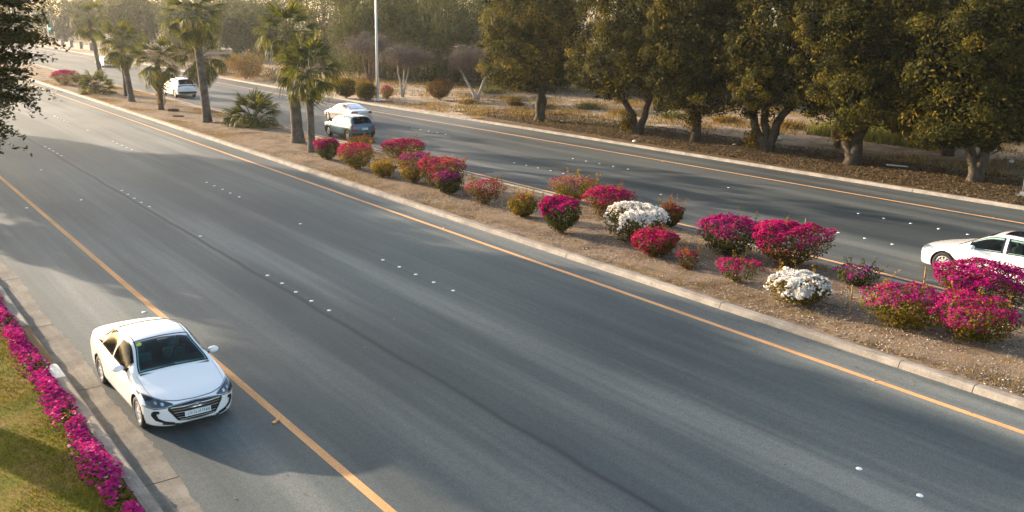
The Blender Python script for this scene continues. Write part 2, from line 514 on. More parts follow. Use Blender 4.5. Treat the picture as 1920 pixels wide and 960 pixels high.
# ------------------------------------------------------------------ road studs
def stud_mesh(r, h, mat):
    V = [(0, 0, h)]; F = []
    n = 10
    for rr, z in ((r * .55, h * .92), (r * .9, h * .5), (r, 0)):
        for k in range(n):
            a = 2 * math.pi * k / n
            V.append((rr * math.cos(a), rr * math.sin(a), z))
    for k in range(n):
        F.append((0, 1 + k, 1 + (k + 1) % n))
        for j in range(2):
            a, b = 1 + j * n + k, 1 + j * n + (k + 1) % n
            F.append((a, a + n, b + n, b))
    return mesh('road_stud', V, F, mat, True)
stud_me = stud_mesh(.062, .022, M['stud'])
amber_me = stud_mesh(.05, .022, M['amber'])
ORD = ['first', 'second', 'third', 'fourth', 'fifth']
def stud(X, y, label, me=None):
    o = link('road_stud', me or stud_me, None, (X + random.uniform(-.02, .02), y, .001), (0, 0, random.uniform(0, 3)))
    tag(o, label, 'road stud', 'raised studs on the lane lines')
def stud_row(X, y0, n, where, shiftX=True, sp=1.05):
    for i in range(n):
        y = y0 + i * sp
        stud(float(bend(X, y)), y, '%s stud from the camera end, %s' % (ORD[i], where))
stud_row(D1, 21.98, 5, 'row ahead of the parked white sedan')
stud_row(D1, 38.6, 5, 'row by the shadow edge')
stud_row(D1, 54.95, 5, 'row beside the overhanging branch')
stud_row(D2, 21.65, 5, 'row level with the white bush')
stud_row(D2, 38.65, 5, 'row level with paired palms')
stud_row(D2, 55.4, 5, 'row level with the tallest palm')
stud_row(D2, 71.8, 5, 'faintest row before the twin palms')
stud_row(D2, 7.02, 2, 'pair in the bare foreground asphalt', sp=1.18)
stud(D1, 32.37, 'lone white stud on the outer lane line between two rows of five')
stud(D2, 32.3, 'lone white stud at the sunlit shadow edge on the inner lane line')
stud(D2, 65.9, 'lone faint white stud level with the tall palm trunk')
stud_row(D3, 17.55, 4, 'row nosing the passing white sedan', sp=1.12)
stud_row(D3, 35.95, 5, 'row beyond the yellow bougainvillea', sp=1.04)
stud(D3 - .25, 29.1, 'lone white stud on the far road behind the white bougainvillea')
stud_row(D4, 16.8, 5, 'outer row before the passing white sedan', sp=1.17)
stud_row(D4, 35.2, 5, 'row below the forked ficus', sp=1.1)
stud_row(D4, 52.5, 5, 'row behind the blue grey crossover', sp=1.03)
stud(D4 - .2, 28.53, 'lone white stud on the outer lane line of the far road')
for X, y, t in ((Y1X - .3, 24.6, 'white stud by the yellow line behind the sedan roof'), (Y1X - .3, 40.9, 'white stud beside the far end of the verge side yellow line'),
                (8.5, 41.5, 'white stud in the pale worn asphalt by the leafy branch'), (8.6, 50.5, 'white worn stud under the leafy branch tip')):
    stud(X, y, t)
for X, y, t in ((Y2X + .15, 28.73, 'amber stud on the median yellow line opposite the golden bush'), (Y2X, 10.45, 'amber stud on the median yellow line in the foreground'),
                (Y4X + .05, 17.75, 'amber stud on the far yellow line above the white car'), (Y4X - .3, 36.1, 'amber stud on the far yellow line under the ficus row')):
    stud(float(bend(X, y)), y, t, amber_me)
tg = MB(); tg.box((0, 0, .012), (.17, .07, .02)); tg.box((.05, 0, .03), (.05, .06, .016))
o = tg.build('loose_reflector', M['amber']); o.location = (6.44, 16.12, .001); o.rotation_euler = (0, 0, .5)
tag(o, 'small broken orange reflector lying beside the yellow line', 'debris')


# ------------------------------------------------------------------ foliage tools
def unit(v): return v / (np.linalg.norm(v, axis=1)[:, None] + 1e-9)

def leaf_quads(P, Nn, ln, wd, rng, jit=.6, droop=0.):
    """one bent diamond leaf per point"""
    n = len(P)
    Nn = unit(Nn + rng.normal(0, jit, (n, 3)))
    a = unit(np.cross(Nn, rng.normal(0, 1, (n, 3))))
    if droop: a = unit(a + np.array([0, 0, -droop]))
    b = unit(np.cross(Nn, a))
    L = (ln * rng.uniform(.6, 1.25, n))[:, None]; W = (wd * rng.uniform(.6, 1.25, n))[:, None]
    V = np.empty((n, 4, 3))
    V[:, 0] = P - a * L * .5
    V[:, 1] = P + b * W * .5 + Nn * W * .12
    V[:, 2] = P + a * L * .5
    V[:, 3] = P - b * W * .5 + Nn * W * .12
    F = np.arange(n * 4).reshape(n, 4)
    return V.reshape(-1, 3), F

def join_q(parts):
    V = []; F = []; o = 0
    for v, f in parts:
        V.append(v); F.append(f + o); o += len(v)
    return np.concatenate(V), np.concatenate(F)

def snoise(P, seed, f):
    r = np.random.default_rng(seed)
    s = np.zeros(len(P))
    for i in range(5):
        k = r.normal(0, f * (1 + .5 * i), 3)
        s += np.sin(P @ k + r.uniform(0, 6.28)) / (1 + .4 * i)
    return s / 2.2

def lobes_cloud(lobes, n, rng, thick=.28, inner=.12):
    """points on the outer shells of overlapping ellipsoids; returns points and outward normals"""
    C = np.array([l[0] for l in lobes], float); S = np.array([l[1] for l in lobes], float)
    w = (S[:, 0] * S[:, 1] + S[:, 1] * S[:, 2] + S[:, 0] * S[:, 2]); w /= w.sum()
    idx = rng.choice(len(lobes), int(n * 1.7), p=w)
    d = unit(rng.normal(0, 1, (len(idx), 3)))
    r = 1 - thick * rng.random(len(idx)) ** 1.4
    r = np.where(rng.random(len(idx)) < inner, rng.uniform(.3, .8, len(idx)), r)
    P = C[idx] + d * S[idx] * r[:, None]
    Nn = unit(d / S[idx])
    keep = np.ones(len(P), bool)
    for j in range(len(lobes)):
        q = np.linalg.norm((P - C[j]) / S[j], axis=1)
        keep &= ~((q < .72) & (idx != j) & (rng.random(len(P)) < .85))
    P, Nn = P[keep][:n], Nn[keep][:n]
    return P, Nn

def branchy(rng, base, tops, r0, segs=7, wob=.12, n=9, split=.0, flare=1.5):
    """one mesh of tapered limbs from a common base to each top"""
    mb = MB()
    for i, (t, r1) in enumerate(tops):
        t = np.array(t, float); b = np.array(base, float)
        pts = []; rad = []
        for k in range(segs + 1):
            u = k / segs
            p = b + (t - b) * u
            p[2] = b[2] + (t[2] - b[2]) * u
            bow = math.sin(u * math.pi)
            p[:2] += bow * rng.normal(0, wob, 2)
            pts.append(p); rad.append(r0 + (r1 - r0) * u ** .8 + (r0 * (flare - 1) * max(0, 1 - u * 6)))
        mb.tube(pts, rad, n)
    return mb

def clump_cloud(lobes, nclump, rc, per, rng):
    C, Cn = lobes_cloud(lobes, nclump, rng, .16, .05)
    n = len(C) * per
    idx = np.repeat(np.arange(len(C)), per)
    d = unit(rng.normal(0, 1, (n, 3)) + Cn[idx] * .45)
    r = rng.random(n) ** .45
    sc = rc * rng.uniform(.6, 1.35, len(C))
    P = C[idx] + d * (sc[idx] * r)[:, None] * np.array([1, 1, .72])
    return P, unit(d + Cn[idx] * .5 + np.array([0, 0, .25])), rng.normal(0, 1, len(C))[idx]

def make_tree(name, label, cat, group, loc, lobes, nleaf, lsize, leafmat, barkmat, limbs, r0, seed, clumps=None, jit=.7, thick=.3, droop=0., inner=.12, wob=.12, asp=.5, strands=0, suckers=None):
    rng = np.random.default_rng(seed)
    root = empty(name, loc)
    tag(root, label, cat, group)
    mb = branchy(rng, (0, 0, -.05), limbs, r0, wob=wob)
    mb.build('trunk', M[barkmat], root, True)
    P, Nn = lobes_cloud(lobes, nleaf, rng, thick, inner)
    # break the shell into sprays: push points by clumpy noise
    c = snoise(P, seed + 1, 1.6); c2 = snoise(P, seed + 2, .6)
    P = P + Nn * (c * .32 * np.mean([l[1][0] for l in lobes]) * .35)[:, None]
    keep = (c + .6 * c2 + rng.normal(0, .5, len(P))) > -1.05
    P, Nn, c = P[keep], Nn[keep], c[keep]
    V, F = leaf_quads(P, Nn, lsize, lsize * asp, rng, jit, droop)
    t = np.clip(.45 + .22 * c2[keep] + .10 * c + rng.normal(0, .2, len(P)), 0, 1)
    parts = [(V, F)]; tint = [t]
    if clumps:
        P, Nn, ct = clump_cloud(lobes, clumps[0], clumps[1], clumps[2], rng)
        parts.append(leaf_quads(P, Nn, lsize * .66, lsize * .66 * asp, rng, .32)); tint.append(np.clip(.42 + .15 * ct + rng.normal(0, .12, len(P)), 0, 1))
    if strands:
        # hanging strings of small leaves
        Q, Qn = lobes_cloud(lobes, strands, rng, .15, 0)
        low = Qn[:, 2] < .75
        Q, Qn = Q[low], Qn[low]
        k = 9
        ln = rng.uniform(.5, 1.5, len(Q))
        for j in range(k):
            pj = Q + Qn * .12 + np.stack([rng.normal(0, .05, len(Q)), rng.normal(0, .05, len(Q)), -ln * j / k], 1)
            v, f = leaf_quads(pj, Qn, lsize * .9, lsize * .4, rng, .5, .9)
            parts.append((v, f)); tint.append(np.clip(.5 + rng.normal(0, .22, len(Q)), 0, 1))
    V, F = join_q(parts)
    link('crown', mesh('crown', V, F, M[leafmat], False, np.concatenate(tint)), root)
    if suckers:
        P = rng.normal(0, 1, (suckers[1], 3)) * np.array([.28, .28, .35]) + np.array(suckers[0])
        V, F = leaf_quads(P, unit(P - np.array(suckers[0])), .2, .11, rng)
        link('basal_leaves', mesh('basal_leaves', V, F, M['golden'], False, rng.random(len(P))), root)
    return root

def rand_lobes(rng, c, R3, n, s=(.42, .62)):
    L = [((c[0], c[1], c[2]), (R3[0] * .72, R3[1] * .72, R3[2] * .78))]
    for i in range(n):
        d = unit(rng.normal(0, 1, (1, 3)))[0]
        k = rng.uniform(*s)
        p = np.array(c) + d * np.array(R3) * (1 - k * .85)
        L.append((tuple(p), (R3[0] * k, R3[1] * k, R3[2] * k * .85)))
    return L

# ------------------------------------------------------------------ ficus row along the far road
def ficus(loc, label, limbs, c, R3, seed, r0=.3, n=23000, suckers=None, nl=16, extra=()):
    rng = np.random.default_rng(seed + 100)
    R3 = (R3[0] * 1.10, R3[1] * 1.10, R3[2] * 1.06)
    L = [(c, (R3[0] * .8, R3[1] * .8, R3[2] * .85))]
    for lv, zz in enumerate((-.60, -.25, .15, .55)):
        m = 7 if lv < 3 else 6
        for q in range(m):
            a = 6.283 * (q + .5 * (lv % 2)) / m + rng.normal(0, .2)
            rr = R3[0] * ((.56, .62, .62, .52)[lv] if True else 0) * rng.uniform(.85, 1.15); kk = rng.uniform(.36, .52)
            L.append(((c[0] + rr * math.cos(a), c[1] + rr * 1.08 * math.sin(a), c[2] + R3[2] * zz + rng.normal(0, .25)), (R3[0] * kk, R3[1] * kk, R3[2] * kk * .72)))
    return make_tree('ficus_tree', label, 'tree', 'dense ficus trees along the far kerb', loc, L, int(n * .6), .27, 'ficus', 'bark', limbs, r0, seed, suckers=suckers, thick=.45, inner=.10, jit=.45, clumps=(300, .62, 165))
ficus((44.6, 55.3, .1), 'dense ficus with a stout straight trunk at the open end of the row', [((-.35, .1, 3.4), .2), ((.35, -.2, 3.6), .2), ((.05, .1, 4.2), .18)], (-.2, .6, 6.8), (3.9, 3.9, 4.2), 11, .36)
ficus((45.7, 45.7, .1), 'ficus whose trunk splits low into a wide V', [((-.9, 2.0, 4.4), .17), ((.5, -1.2, 4.2), .17)], (-.2, .2, 7.2), (3.9, 3.4, 4.6), 12, .27, suckers=((-.4, .7, .7), 420))
ficus((46.0, 40.7, .1), 'ficus with a short leaf covered upright trunk between two forked ones', [((-.1, .1, 3.2), .2), ((.15, -.15, 3.6), .2)], (-.6, -.2, 6.8), (3.2, 2.7, 4.7), 13, .27, suckers=((-.15, .2, 1.5), 500))
ficus((46.5, 35.3, .1), 'ficus with three limbs rising from one short trunk', [((-.9, 1.7, 3.9), .17), ((-.2, .5, 4.2), .17), ((.9, -1.3, 4.0), .18)], (.3, -.4, 7.2), (3.6, 3.1, 4.7), 14, .33, suckers=((-.5, .7, .7), 420))
ficus((46.4, 29.3, .1), 'ficus with a thick fluted trunk beside the fallen white board', [((-.35, .35, 3.1), .26), ((.25, -.3, 3.6), .25), ((.0, .1, 4.0), .2)], (-.4, -.5, 6.9), (3.5, 3.0, 4.8), 15, .38, suckers=((-.35, .35, 1.9), 500))
ficus((54.8, 28.2, .1), 'ficus set back in the reeds with a leaning bare trunk', [((.1, .2, 2.0), .24), ((.8, -1.0, 4.2), .16), ((-.6, .9, 4.0), .14)], (.3, -.2, 6.6), (4.2, 4.4, 4.2), 16, .27)
ficus((51.8, 33.9, .1), 'ficus standing behind the row with a pale narrow trunk', [((.1, .3, 3.2), .12), ((-.3, -.3, 3.4), .1)], (.5, -.4, 7.0), (3.4, 3.6, 4.2), 17, .17, 15000)
ficus((47.0, 22.6, .1), 'ficus at the end of the row whose crown reaches past the grey pole', [((-.5, .6, 3.7), .2), ((.5, -.6, 3.8), .2)], (-.3, .5, 6.4), (3.7, 3.2, 4.5), 18, .3)
ficus((54.5, 19.5, .1), 'shaded ficus behind the grey pole', [((-.5, .6, 3.7), .2), ((.5, -.6, 3.8), .2)], (-.3, .6, 6.6), (4.2, 4.6, 4.6), 19, .3, 12000)

# ------------------------------------------------------------------ trees behind the open sand
def dry_tree(loc, label, c, R3, seed, limbs, bark='brown_bark', r0=.14, n=9000):
    """bare forked limbs, arching boughs and hanging twigs with a thin scatter of brown leaves"""
    rng = np.random.default_rng(seed)
    root = empty('dry_tree', loc); tag(root, label, 'tree', 'half bare weeping trees on the sand')
    branchy(rng, (0, 0, -.05), limbs, r0, wob=.06).build('trunk', M[bark], root, True)
    C = np.array(c); Rr = np.array(R3)
    tw = MB(); LP = []; tips = [np.array(l[0], float) for l in limbs]
    for i in range(46):
        d = unit(rng.normal(0, 1, (1, 3)))[0]; d[2] = abs(d[2]) * .9 - .15
        end = C + d * Rr * rng.uniform(.55, 1.05)
        st = tips[i % len(tips)] * rng.uniform(.75, 1.0)
        mid = (st + end) / 2 + np.array([0, 0, rng.uniform(.3, .9)]) + rng.normal(0, .18, 3)
        P = np.array([(1 - u) ** 2 * st + 2 * u * (1 - u) * mid + u * u * end for u in np.linspace(0, 1, 6)])
        tw.tube(P, np.linspace(.05, .02, 6), 4, False)
        for j in range(13):
            u = rng.uniform(.3, 1); k = u * 5; q = P[int(k)] + (P[min(5, int(k) + 1)] - P[int(k)]) * (k % 1)
            o = rng.normal(0, .42, 3); o[2] = abs(o[2]) * .6
            e1 = q + o; e2 = e1 + np.array([o[0] * .5, o[1] * .5, -rng.uniform(.5, 1.5)]); e2[2] = max(e2[2], 1.1)
            T = np.array([q, e1, (e1 + e2) / 2 + o * .12, e2])
            tw.tube(T, [.020, .016, .013, .009], 3, False)
            m = rng.integers(3, 11)
            v = rng.uniform(.25, 1, m)[:, None]
            LP.append(e1 + (e2 - e1) * v + rng.normal(0, .10, (m, 3)))
    tw.build('twigs', M['twig'], root)['kind'] = 'stuff'
    P = np.concatenate(LP)
    V, F = leaf_quads(P, rng.normal(0, 1, P.shape), .15, .08, rng, .5, .5)
    link('leaves', mesh('leaves', V, F, M['dry'], False, rng.random(len(P))), root)['kind'] = 'stuff'
    return root
dry_tree((48.4, 89.5, .1), 'half bare brown tree with a stout brown trunk behind the lamp post', (0, .3, 4.1), (3.7, 4.2, 2.5), 21, [((-.7, .5, 4.2), .08), ((.8, -.5, 4.6), .08), ((.2, .3, 5), .06)], r0=.26)
dry_tree((45.6, 77.8, .1), 'half bare grey brown tree with a thin white trunk', (.4, -.4, 3.7), (2.5, 2.7, 1.9), 22, [((.3, .1, 3.4), .06), ((-.5, .6, 4), .05), ((.7, -.6, 4), .05)], 'pale_bark', .11, 7000)
dry_tree((50.5, 72.3, .1), 'half bare tree with a white trunk forked into a V', (.1, .1, 4.1), (3.0, 3.2, 2.2), 23, [((-1.2, 1.4, 3.2), .08), ((.8, -1.0, 3.2), .08)], 'pale_bark', .15, 9000)

def weeper(loc, label, c, R3, seed, n=11000, strands=1500, ls=.3):
    rng = np.random.default_rng(seed)
    low = [((R3[0] * .62 * math.cos(a), R3[1] * .62 * math.sin(a), 2.4 + rng.uniform(-.5, .8)), (R3[0] * .4, R3[1] * .4, 1.9)) for a in np.arange(0, 6.2, .9)]
    return make_tree('weeping_tree', label, 'tree', 'tall weeping trees beyond the sand', loc, rand_lobes(rng, c, R3, 12, (.32, .52)) + low, n, ls, 'weep', 'brown_bark',
                     [((-1, .6, c[2]), .14), ((1, -.6, c[2]), .14), ((.3, .2, c[2] + 1), .12)], .34, seed, strands=int(strands * 2.2), droop=.7, thick=.45, inner=.1, clumps=(110, .95, 60))
weeper((57.5, 103, .1), 'tall weeping tree with a yellow lit flank behind the lamp post', (0, 0, 7.2), (6.5, 6.2, 6.0), 31)
weeper((61, 92, .1), 'broad weeping tree above the thin white trunk', (0, 0, 7.4), (5.6, 6.4, 6.4), 32)
weeper((62, 79, .1), 'feathery weeping tree beside the first ficus', (0, 0, 7.2), (4.8, 5.2, 5.8), 33)
weeper((70, 68, .1), 'weeping tree half hidden behind the ficus row', (0, 0, 6.5), (5.5, 6, 6), 34, 8000, 900)
weeper((69, 112, .1), 'dark weeping tree deep behind the half bare trees', (0, 0, 7.2), (6.5, 7, 6.6), 35, 9000, 900)
weeper((61, 127, .1), 'hazy green tree filling the gap beside the paired palms', (0, 0, 7.5), (6.5, 7.5, 7.2), 36, 9000, 900)
weeper((72, 90, .1), 'shaded weeping tree behind the broad one', (0, 0, 7), (6, 6, 7), 37, 7000, 600)
bg = [((60, 148), 7.5, 6, 'hazy bushy tree above the low yellow scrub'), ((52, 158), 8.2, 5.5, 'hazy tree with several bare stems behind the tall palm'),
      ((64, 170), 8.5, 7, 'pale hazy tree over the sunlit clearing'), ((78, 140), 8, 7, 'dim hazy tree deep in the grove'), ((50, 186), 9.2, 6, 'hazy tree behind the low crowned palm'),
      ((56, 205), 9.5, 7, 'very pale tree beyond the far white car'), ((47, 229), 10.5, 6.5, 'big forked pale tree by the traffic signals'), ((62, 236), 9, 8, 'faint tree rising behind the boundary wall'),
      ((46, 285), 8, 9, 'faint low tree mass beyond the crossing'), ((66, 275), 10, 9, 'faint tree beyond the crossing by the tall lamp'), ((35, 300), 7, 9, 'faint tree at the end of the road'),
      ((84, 200), 10, 9, 'dim tall tree far back in the grove'), ((92, 118), 9, 9, 'dim grove tree behind the weeping ones'), ((96, 84), 9, 9, 'dim grove tree behind the ficus gap'), ((84, 50), 9, 7.5, 'grove tree glimpsed beyond the reeds'), ((74, 60), 10, 7, 'grove tree closing the gap behind the first ficus'), ((76, 40), 11, 7.5, 'grove tree behind the middle of the ficus row'), ((80, 30), 11, 7.5, 'grove tree behind the thick fluted ficus'), ((74, 128), 10.5, 8, 'tall dim tree between the grove and clearing'), ((100, 150), 12, 11, 'dim tree closing the back of the clearing'), ((110, 105), 12, 11, 'dim tree at the very back of the grove'), ((55, 330), 12, 11, 'palest tree of the hazy belt closing the road end'), ((28, 350), 11, 11, 'hazy tree at the very end of the near road'), ((78, 325), 13, 12, 'tall pale tree over the far crossing'), ((96, 262), 13, 12, 'pale tree crown far behind the distant lamp post'), ((104, 215), 13, 12, 'pale tree crown far behind the twin palms'), ((64, 190), 9, 8, 'hazy tree behind the shaggy short palm'), ((74, 215), 12, 10, 'pale tree beyond the twin palms'), ((70, 250), 11, 10, 'pale tree behind the distant lamp post'), ((92, 26), 7, 8, 'grove tree glimpsed under the end ficus')]
for i, ((x, y), h, r, lab) in enumerate(bg):
    rng = np.random.default_rng(60 + i)
    make_tree('distant_tree', lab, 'tree', 'hazy trees in the distance', (x, y, .1), rand_lobes(rng, (0, 0, h * .62), (r, r, h * .56), 12, (.34, .55)), 5500, .55, 'weep', 'brown_bark',
              [((-1.4, 1, h * .6), .18), ((1.3, -1, h * .65), .18), ((.2, .3, h * .7), .16)], .34, 60 + i, strands=300, droop=.4, thick=.4, clumps=(80, 1.3, 40))

# ------------------------------------------------------------------ overhanging tree beside the camera
rng = np.random.default_rng(5)
lt = empty('overhanging_tree', (.12, 22.4, .1)); tag(lt, 'dark feathery tree reaching in over the verge beside the road', 'tree')
mb = branchy(rng, (0, 0, -.1), [((.3, .2, 6), .16), ((-1.2, .6, 7), .13), ((1.0, -.6, 7.5), .12)], .3, wob=.15)
sprays = []; tints = []
for i in range(120):
    zz = rng.uniform(5.3, 12.5)
    if i < 26: ang = rng.uniform(-.9, .7)
    else: ang = rng.uniform(-3.14, 3.14)
    reach = rng.uniform(2.9, 4.5) * (1 - max(0, zz - 8) / 9) * (.80 + .2 * rng.random())
    st = np.array([.3 * math.cos(ang), .3 * math.sin(ang), max(2.8, zz - 1.0)])
    en = np.array([reach * math.cos(ang), reach * math.sin(ang), zz - rng.uniform(-.2, .5)])
    k = 9; pts = np.array([st + (en - st) * u + np.array([0, 0, .55 * math.sin(u * 3.0)]) for u in np.linspace(0, 1, k)])
    pts[1:-1] += rng.normal(0, .06, (k - 2, 3))
    mb.tube(pts, np.linspace(.055, .012, k), 5)
    # side twigs with paired leaflets lying in layered sprays
    for j in range(34):
        u = rng.uniform(.28, 1.0)
        p = np.array([np.interp(u * (k - 1), range(k), pts[:, c]) for c in range(3)])
        d = unit((en - st)[None])[0] + rng.normal(0, .55, 3); d[2] = d[2] * .35 - .12; d /= np.linalg.norm(d)
        tl = rng.uniform(.35, .85)
        m = 13
        q = p + d * (np.linspace(.05, 1, m) * tl)[:, None] - np.array([0, 0, 1]) * (np.linspace(0, 1, m) ** 2 * .12)[:, None]
        q = np.repeat(q, 2, 0) + rng.normal(0, .035, (2 * m, 3))
        v, f = leaf_quads(q, np.tile([0, 0, 1.], (2 * m, 1)), .115, .055, rng, .45)
        sprays.append((v, f)); tints.append(np.clip(rng.normal(.45, .2, 2 * m), 0, 1))
mb.build('trunk', M['brown_bark'], lt, True)
Pm, Nm = lobes_cloud([((0, 0, 8.4), (3.6, 3.6, 3.6)), ((1.5, .9, 6.6), (2.4, 2.4, 1.5)), ((1.9, .2, 9.2), (2.3, 2.3, 1.8)), ((1.7, -.6, 7.6), (2.3, 2.3, 1.6)), ((-1.5, -1, 7), (2.5, 2.5, 2))], 80000, rng, .55, .2)
Pm[:, 2] = np.round(Pm[:, 2] / .42) * .42 + rng.normal(0, .07, len(Pm))
v, f = leaf_quads(Pm, np.tile([0, 0, 1.], (len(Pm), 1)), .12, .062, rng, .5)
sprays.append((v, f)); tints.append(np.clip(rng.normal(.42, .2, len(Pm)), 0, 1))
V, F = join_q(sprays)
link('crown', mesh('crown', V, F, M['left_leaf'], False, np.concatenate(tints)), lt)

# trees farther along the same verge: outside the view, they throw the shade across the near road
for i, (x, y, h, r) in enumerate([(.8, 48, 11.0, 4.2), (.5, 58, 11.6, 4.5), (.4, 69.5, 11.8, 4.7), (.2, 81.5, 12.2, 4.8)]):
    rng = np.random.default_rng(90 + i)
    make_tree('verge_tree', 'tall tree of the unbroken shade row standing along the near verge', 'tree', 'shade trees on the near verge', (x, y, .1), rand_lobes(rng, (0, 0, h * .62), (r, r, h * .40), 9, (.36, .56)) + ([((-3.8, -1.6, 9.6), (3, 3, 1.8)), ((-5.5, 6, 10.2), (3, 3, 1.8))] if i == 0 else []), 14000, .55, 'left_leaf', 'brown_bark',
              [((-.8, .5, h * .6), .15), ((.7, -.5, h * .65), .15)], .32, 90 + i, thick=.4)

rng = np.random.default_rng(99)
hl_ = [((rng.normal(0, .3), y, 1.3 + rng.normal(0, .15)), (1.3, 1.6, 1.35)) for y in np.arange(-40, 42, 1.9)]  # added hedge out of view, blocks bright horizon in the sedan's window reflections
make_tree('added_hedge', 'long dark hedge added out of view to dim window reflections', 'hedge', None, (-6.5, 68, .1), hl_, 26000, .3, 'left_leaf', 'brown_bark', [((.2, y, 1.6), .03) for y in range(-38, 42, 4)], .05, 99)

# ------------------------------------------------------------------ palms
def frond_mesh(seed, blade=.85, pet=.9, segs=26, droop=.45, mat='palm', spread=2.5, fold=.25):
    """a fan leaf: petiole plus a pleated fan of narrow segments with drooping tips; grows along +x"""
    rng = np.random.default_rng(seed)
    V = []; F = []; tint = []
    pv, pf = tube([(0, 0, 0), (pet * .5, 0, .05), (pet, 0, 0)], [.028, .02, .014], 4, False)
    V += list(pv); F += pf; tint += [.6] * len(pf)
    c = np.array([pet, 0, 0.])
    for s in range(segs):
        a = (s / (segs - 1) - .5) * spread + rng.normal(0, .03)
        d = np.array([math.cos(a), math.sin(a), 0]); sd = np.array([-math.sin(a), math.cos(a), 0])
        L = blade * (1 - .28 * abs(a) / (spread / 2)) * rng.uniform(.88, 1.08)
        w = L * spread / segs * .62
        up = -fold * abs(math.sin(a)) * .6
        dr = droop * rng.uniform(.6, 1.5)
        prof = [(0, .012, 0), (.35, w * .55, .02), (.65, w * .55, -.06 * dr), (.85, w * .33, -.28 * dr), (1.0, .006, -.62 * dr)]
        b = len(V)
        for u, hw, dz in prof:
            u2 = u if u < .7 else .7 + (u - .7) * (1 - .35 * dr)
            p = c + d * L * u2 + np.array([0, 0, L * dz + L * u * up])
            tw = .35 * (1 if s % 2 else -1)
            V += [p + sd * hw + np.array([0, 0, hw * tw]), p - sd * hw - np.array([0, 0, hw * tw])]
        for i in range(4):
            F.append((b + 2 * i, b + 2 * i + 1, b + 2 * i + 3, b + 2 * i + 2)); tint.append(min(1, max(0, rng.normal(.45, .16) + .12 * (i == 3))))
    return mesh('frond', V, F, M[mat], False, tint)
FR = [frond_mesh(i, blade=1.02 + .08 * (i % 3), pet=1.0, droop=.35 + .28 * i, segs=26, spread=2.3) for i in range(4)]
DEAD = [frond_mesh(20 + i, blade=.7, pet=.7, segs=16, droop=1.0 + .3 * i, mat='dead_palm', spread=1.5) for i in range(2)]
GOLD = frond_mesh(40, blade=.6, pet=.5, segs=16, droop=1.1, mat='gold_palm', spread=1.3)

def rot_frond(az, el, roll=0.):
    d = Vector((math.cos(az) * math.cos(el), math.sin(az) * math.cos(el), math.sin(el)))
    y = Vector((-math.sin(az), math.cos(az), 0)); z = d.cross(y)
    m = Matrix(((d.x, y.x, z.x), (d.y, y.y, z.y), (d.z, y.z, z.z))) @ Matrix.Rotation(roll, 3, 'X')
    return m

def add_frond(root, me, p, az, el, sc, roll=0.):
    o = link('frond', me, root)
    m = rot_frond(az, el, roll).to_4x4()
    o.matrix_parent_inverse = Matrix()
    o.matrix_local = Matrix.Translation(p) @ m @ Matrix.Scale(sc, 4)
    return o

def palm(loc, label, h, r0, r1, seed, nf=32, sc=1.0, lean=(0, 0), dead=9, gold=0, skirt=None, elmin=-1.0, group='fan palms on the median', flare=1.35):
    rng = np.random.default_rng(seed)
    root = empty('fan_palm', loc); tag(root, label, 'palm tree', group)
    k = 26; pts = []; rad = []
    for i in range(k + 1):
        u = i / k
        pts.append((lean[0] * u ** 1.3, lean[1] * u ** 1.3, -.1 + (h + .1) * u))
        rad.append((r0 * flare if u < .02 else r0 * (1 + (flare - 1) * max(0, 1 - u * 7)) + (r1 - r0) * u) * (1 + .035 * (i % 2)))
    V, F = tube(pts, rad, 14)
    link('trunk', mesh('trunk', V, F, M['palm_bark'], True), root)
    top = Vector(pts[-1])
    for i in range(nf):
        u = (i + .5) / nf
        el = 1.25 - u * (1.25 - elmin) + rng.normal(0, .1)
        az = i * 2.39996 + rng.normal(0, .18)
        p = top + Vector((math.cos(az) * r1 * .7, math.sin(az) * r1 * .7, .25 - u * .65))
        add_frond(root, FR[min(3, int(u * 4 * rng.uniform(.8, 1.2)))], p, az, el, sc * rng.uniform(.85, 1.1), rng.normal(0, .3))
    for i in range(dead):
        az = rng.uniform(0, 6.28)
        p = top + Vector((math.cos(az) * r1 * .8, math.sin(az) * r1 * .8, -.45 - rng.uniform(0, .35)))
        add_frond(root, DEAD[i % 2], p, az, rng.uniform(-1.45, -1.05), sc * rng.uniform(.7, 1.0), rng.normal(0, .4))
    for i in range(gold):
        az = -.9 + i * 2.0 + rng.uniform(-.5, .5)
        p = top + Vector((math.cos(az) * r1, math.sin(az) * r1, -.65 - .35 * (i % 3)))
        o = add_frond(root, GOLD, p, az, rng.uniform(-1.5, -1.25), sc * rng.uniform(.7, .95))
        o['label'] = 'golden yellow dead frond hanging against the trunk'
    if skirt:
        for i in range(skirt):
            az = rng.uniform(0, 6.28); z = rng.uniform(.3, 2.2)
            p = Vector((math.cos(az) * r0, math.sin(az) * r0, z))
            add_frond(root, DEAD[i % 2], p, az, rng.uniform(-1.5, -1.2), .55 * rng.uniform(.8, 1.2))
    return root
palm((22.25, 65.45, .12), 'tallest fan palm with a thick clean grey trunk next to the low bushy palm', 7.6, .30, .24, 1, 36, 1.12, (-.45, .2), 10, flare=1.2)
palm((23.25, 52.3, .12), 'fan palm with the widest trunk and a golden skirt of dead leaves', 6.6, .36, .26, 2, 32, 1.0, (-.25, .25), 5, 9, flare=1.35)
palm((22.35, 48.45, .12), 'slim fan palm standing beside the first magenta bougainvillea', 4.7, .21, .19, 3, 32, 1.0, (.0, .0), 8, 2, flare=1.3)
palm((22.05, 75.6, .12), 'short fan palm with a shaggy skirt of dead leaves round its foot', 3.9, .20, .21, 4, 30, 1.05, (.0, .1), 9, 3, skirt=16, elmin=-1.15)
palm((24.7, 73.0, .12), 'fan palm mostly hidden behind the tallest trunk', 4.3, .22, .2, 5, 30, 1.1, (.0, .1), 11, 2, elmin=-1.2)
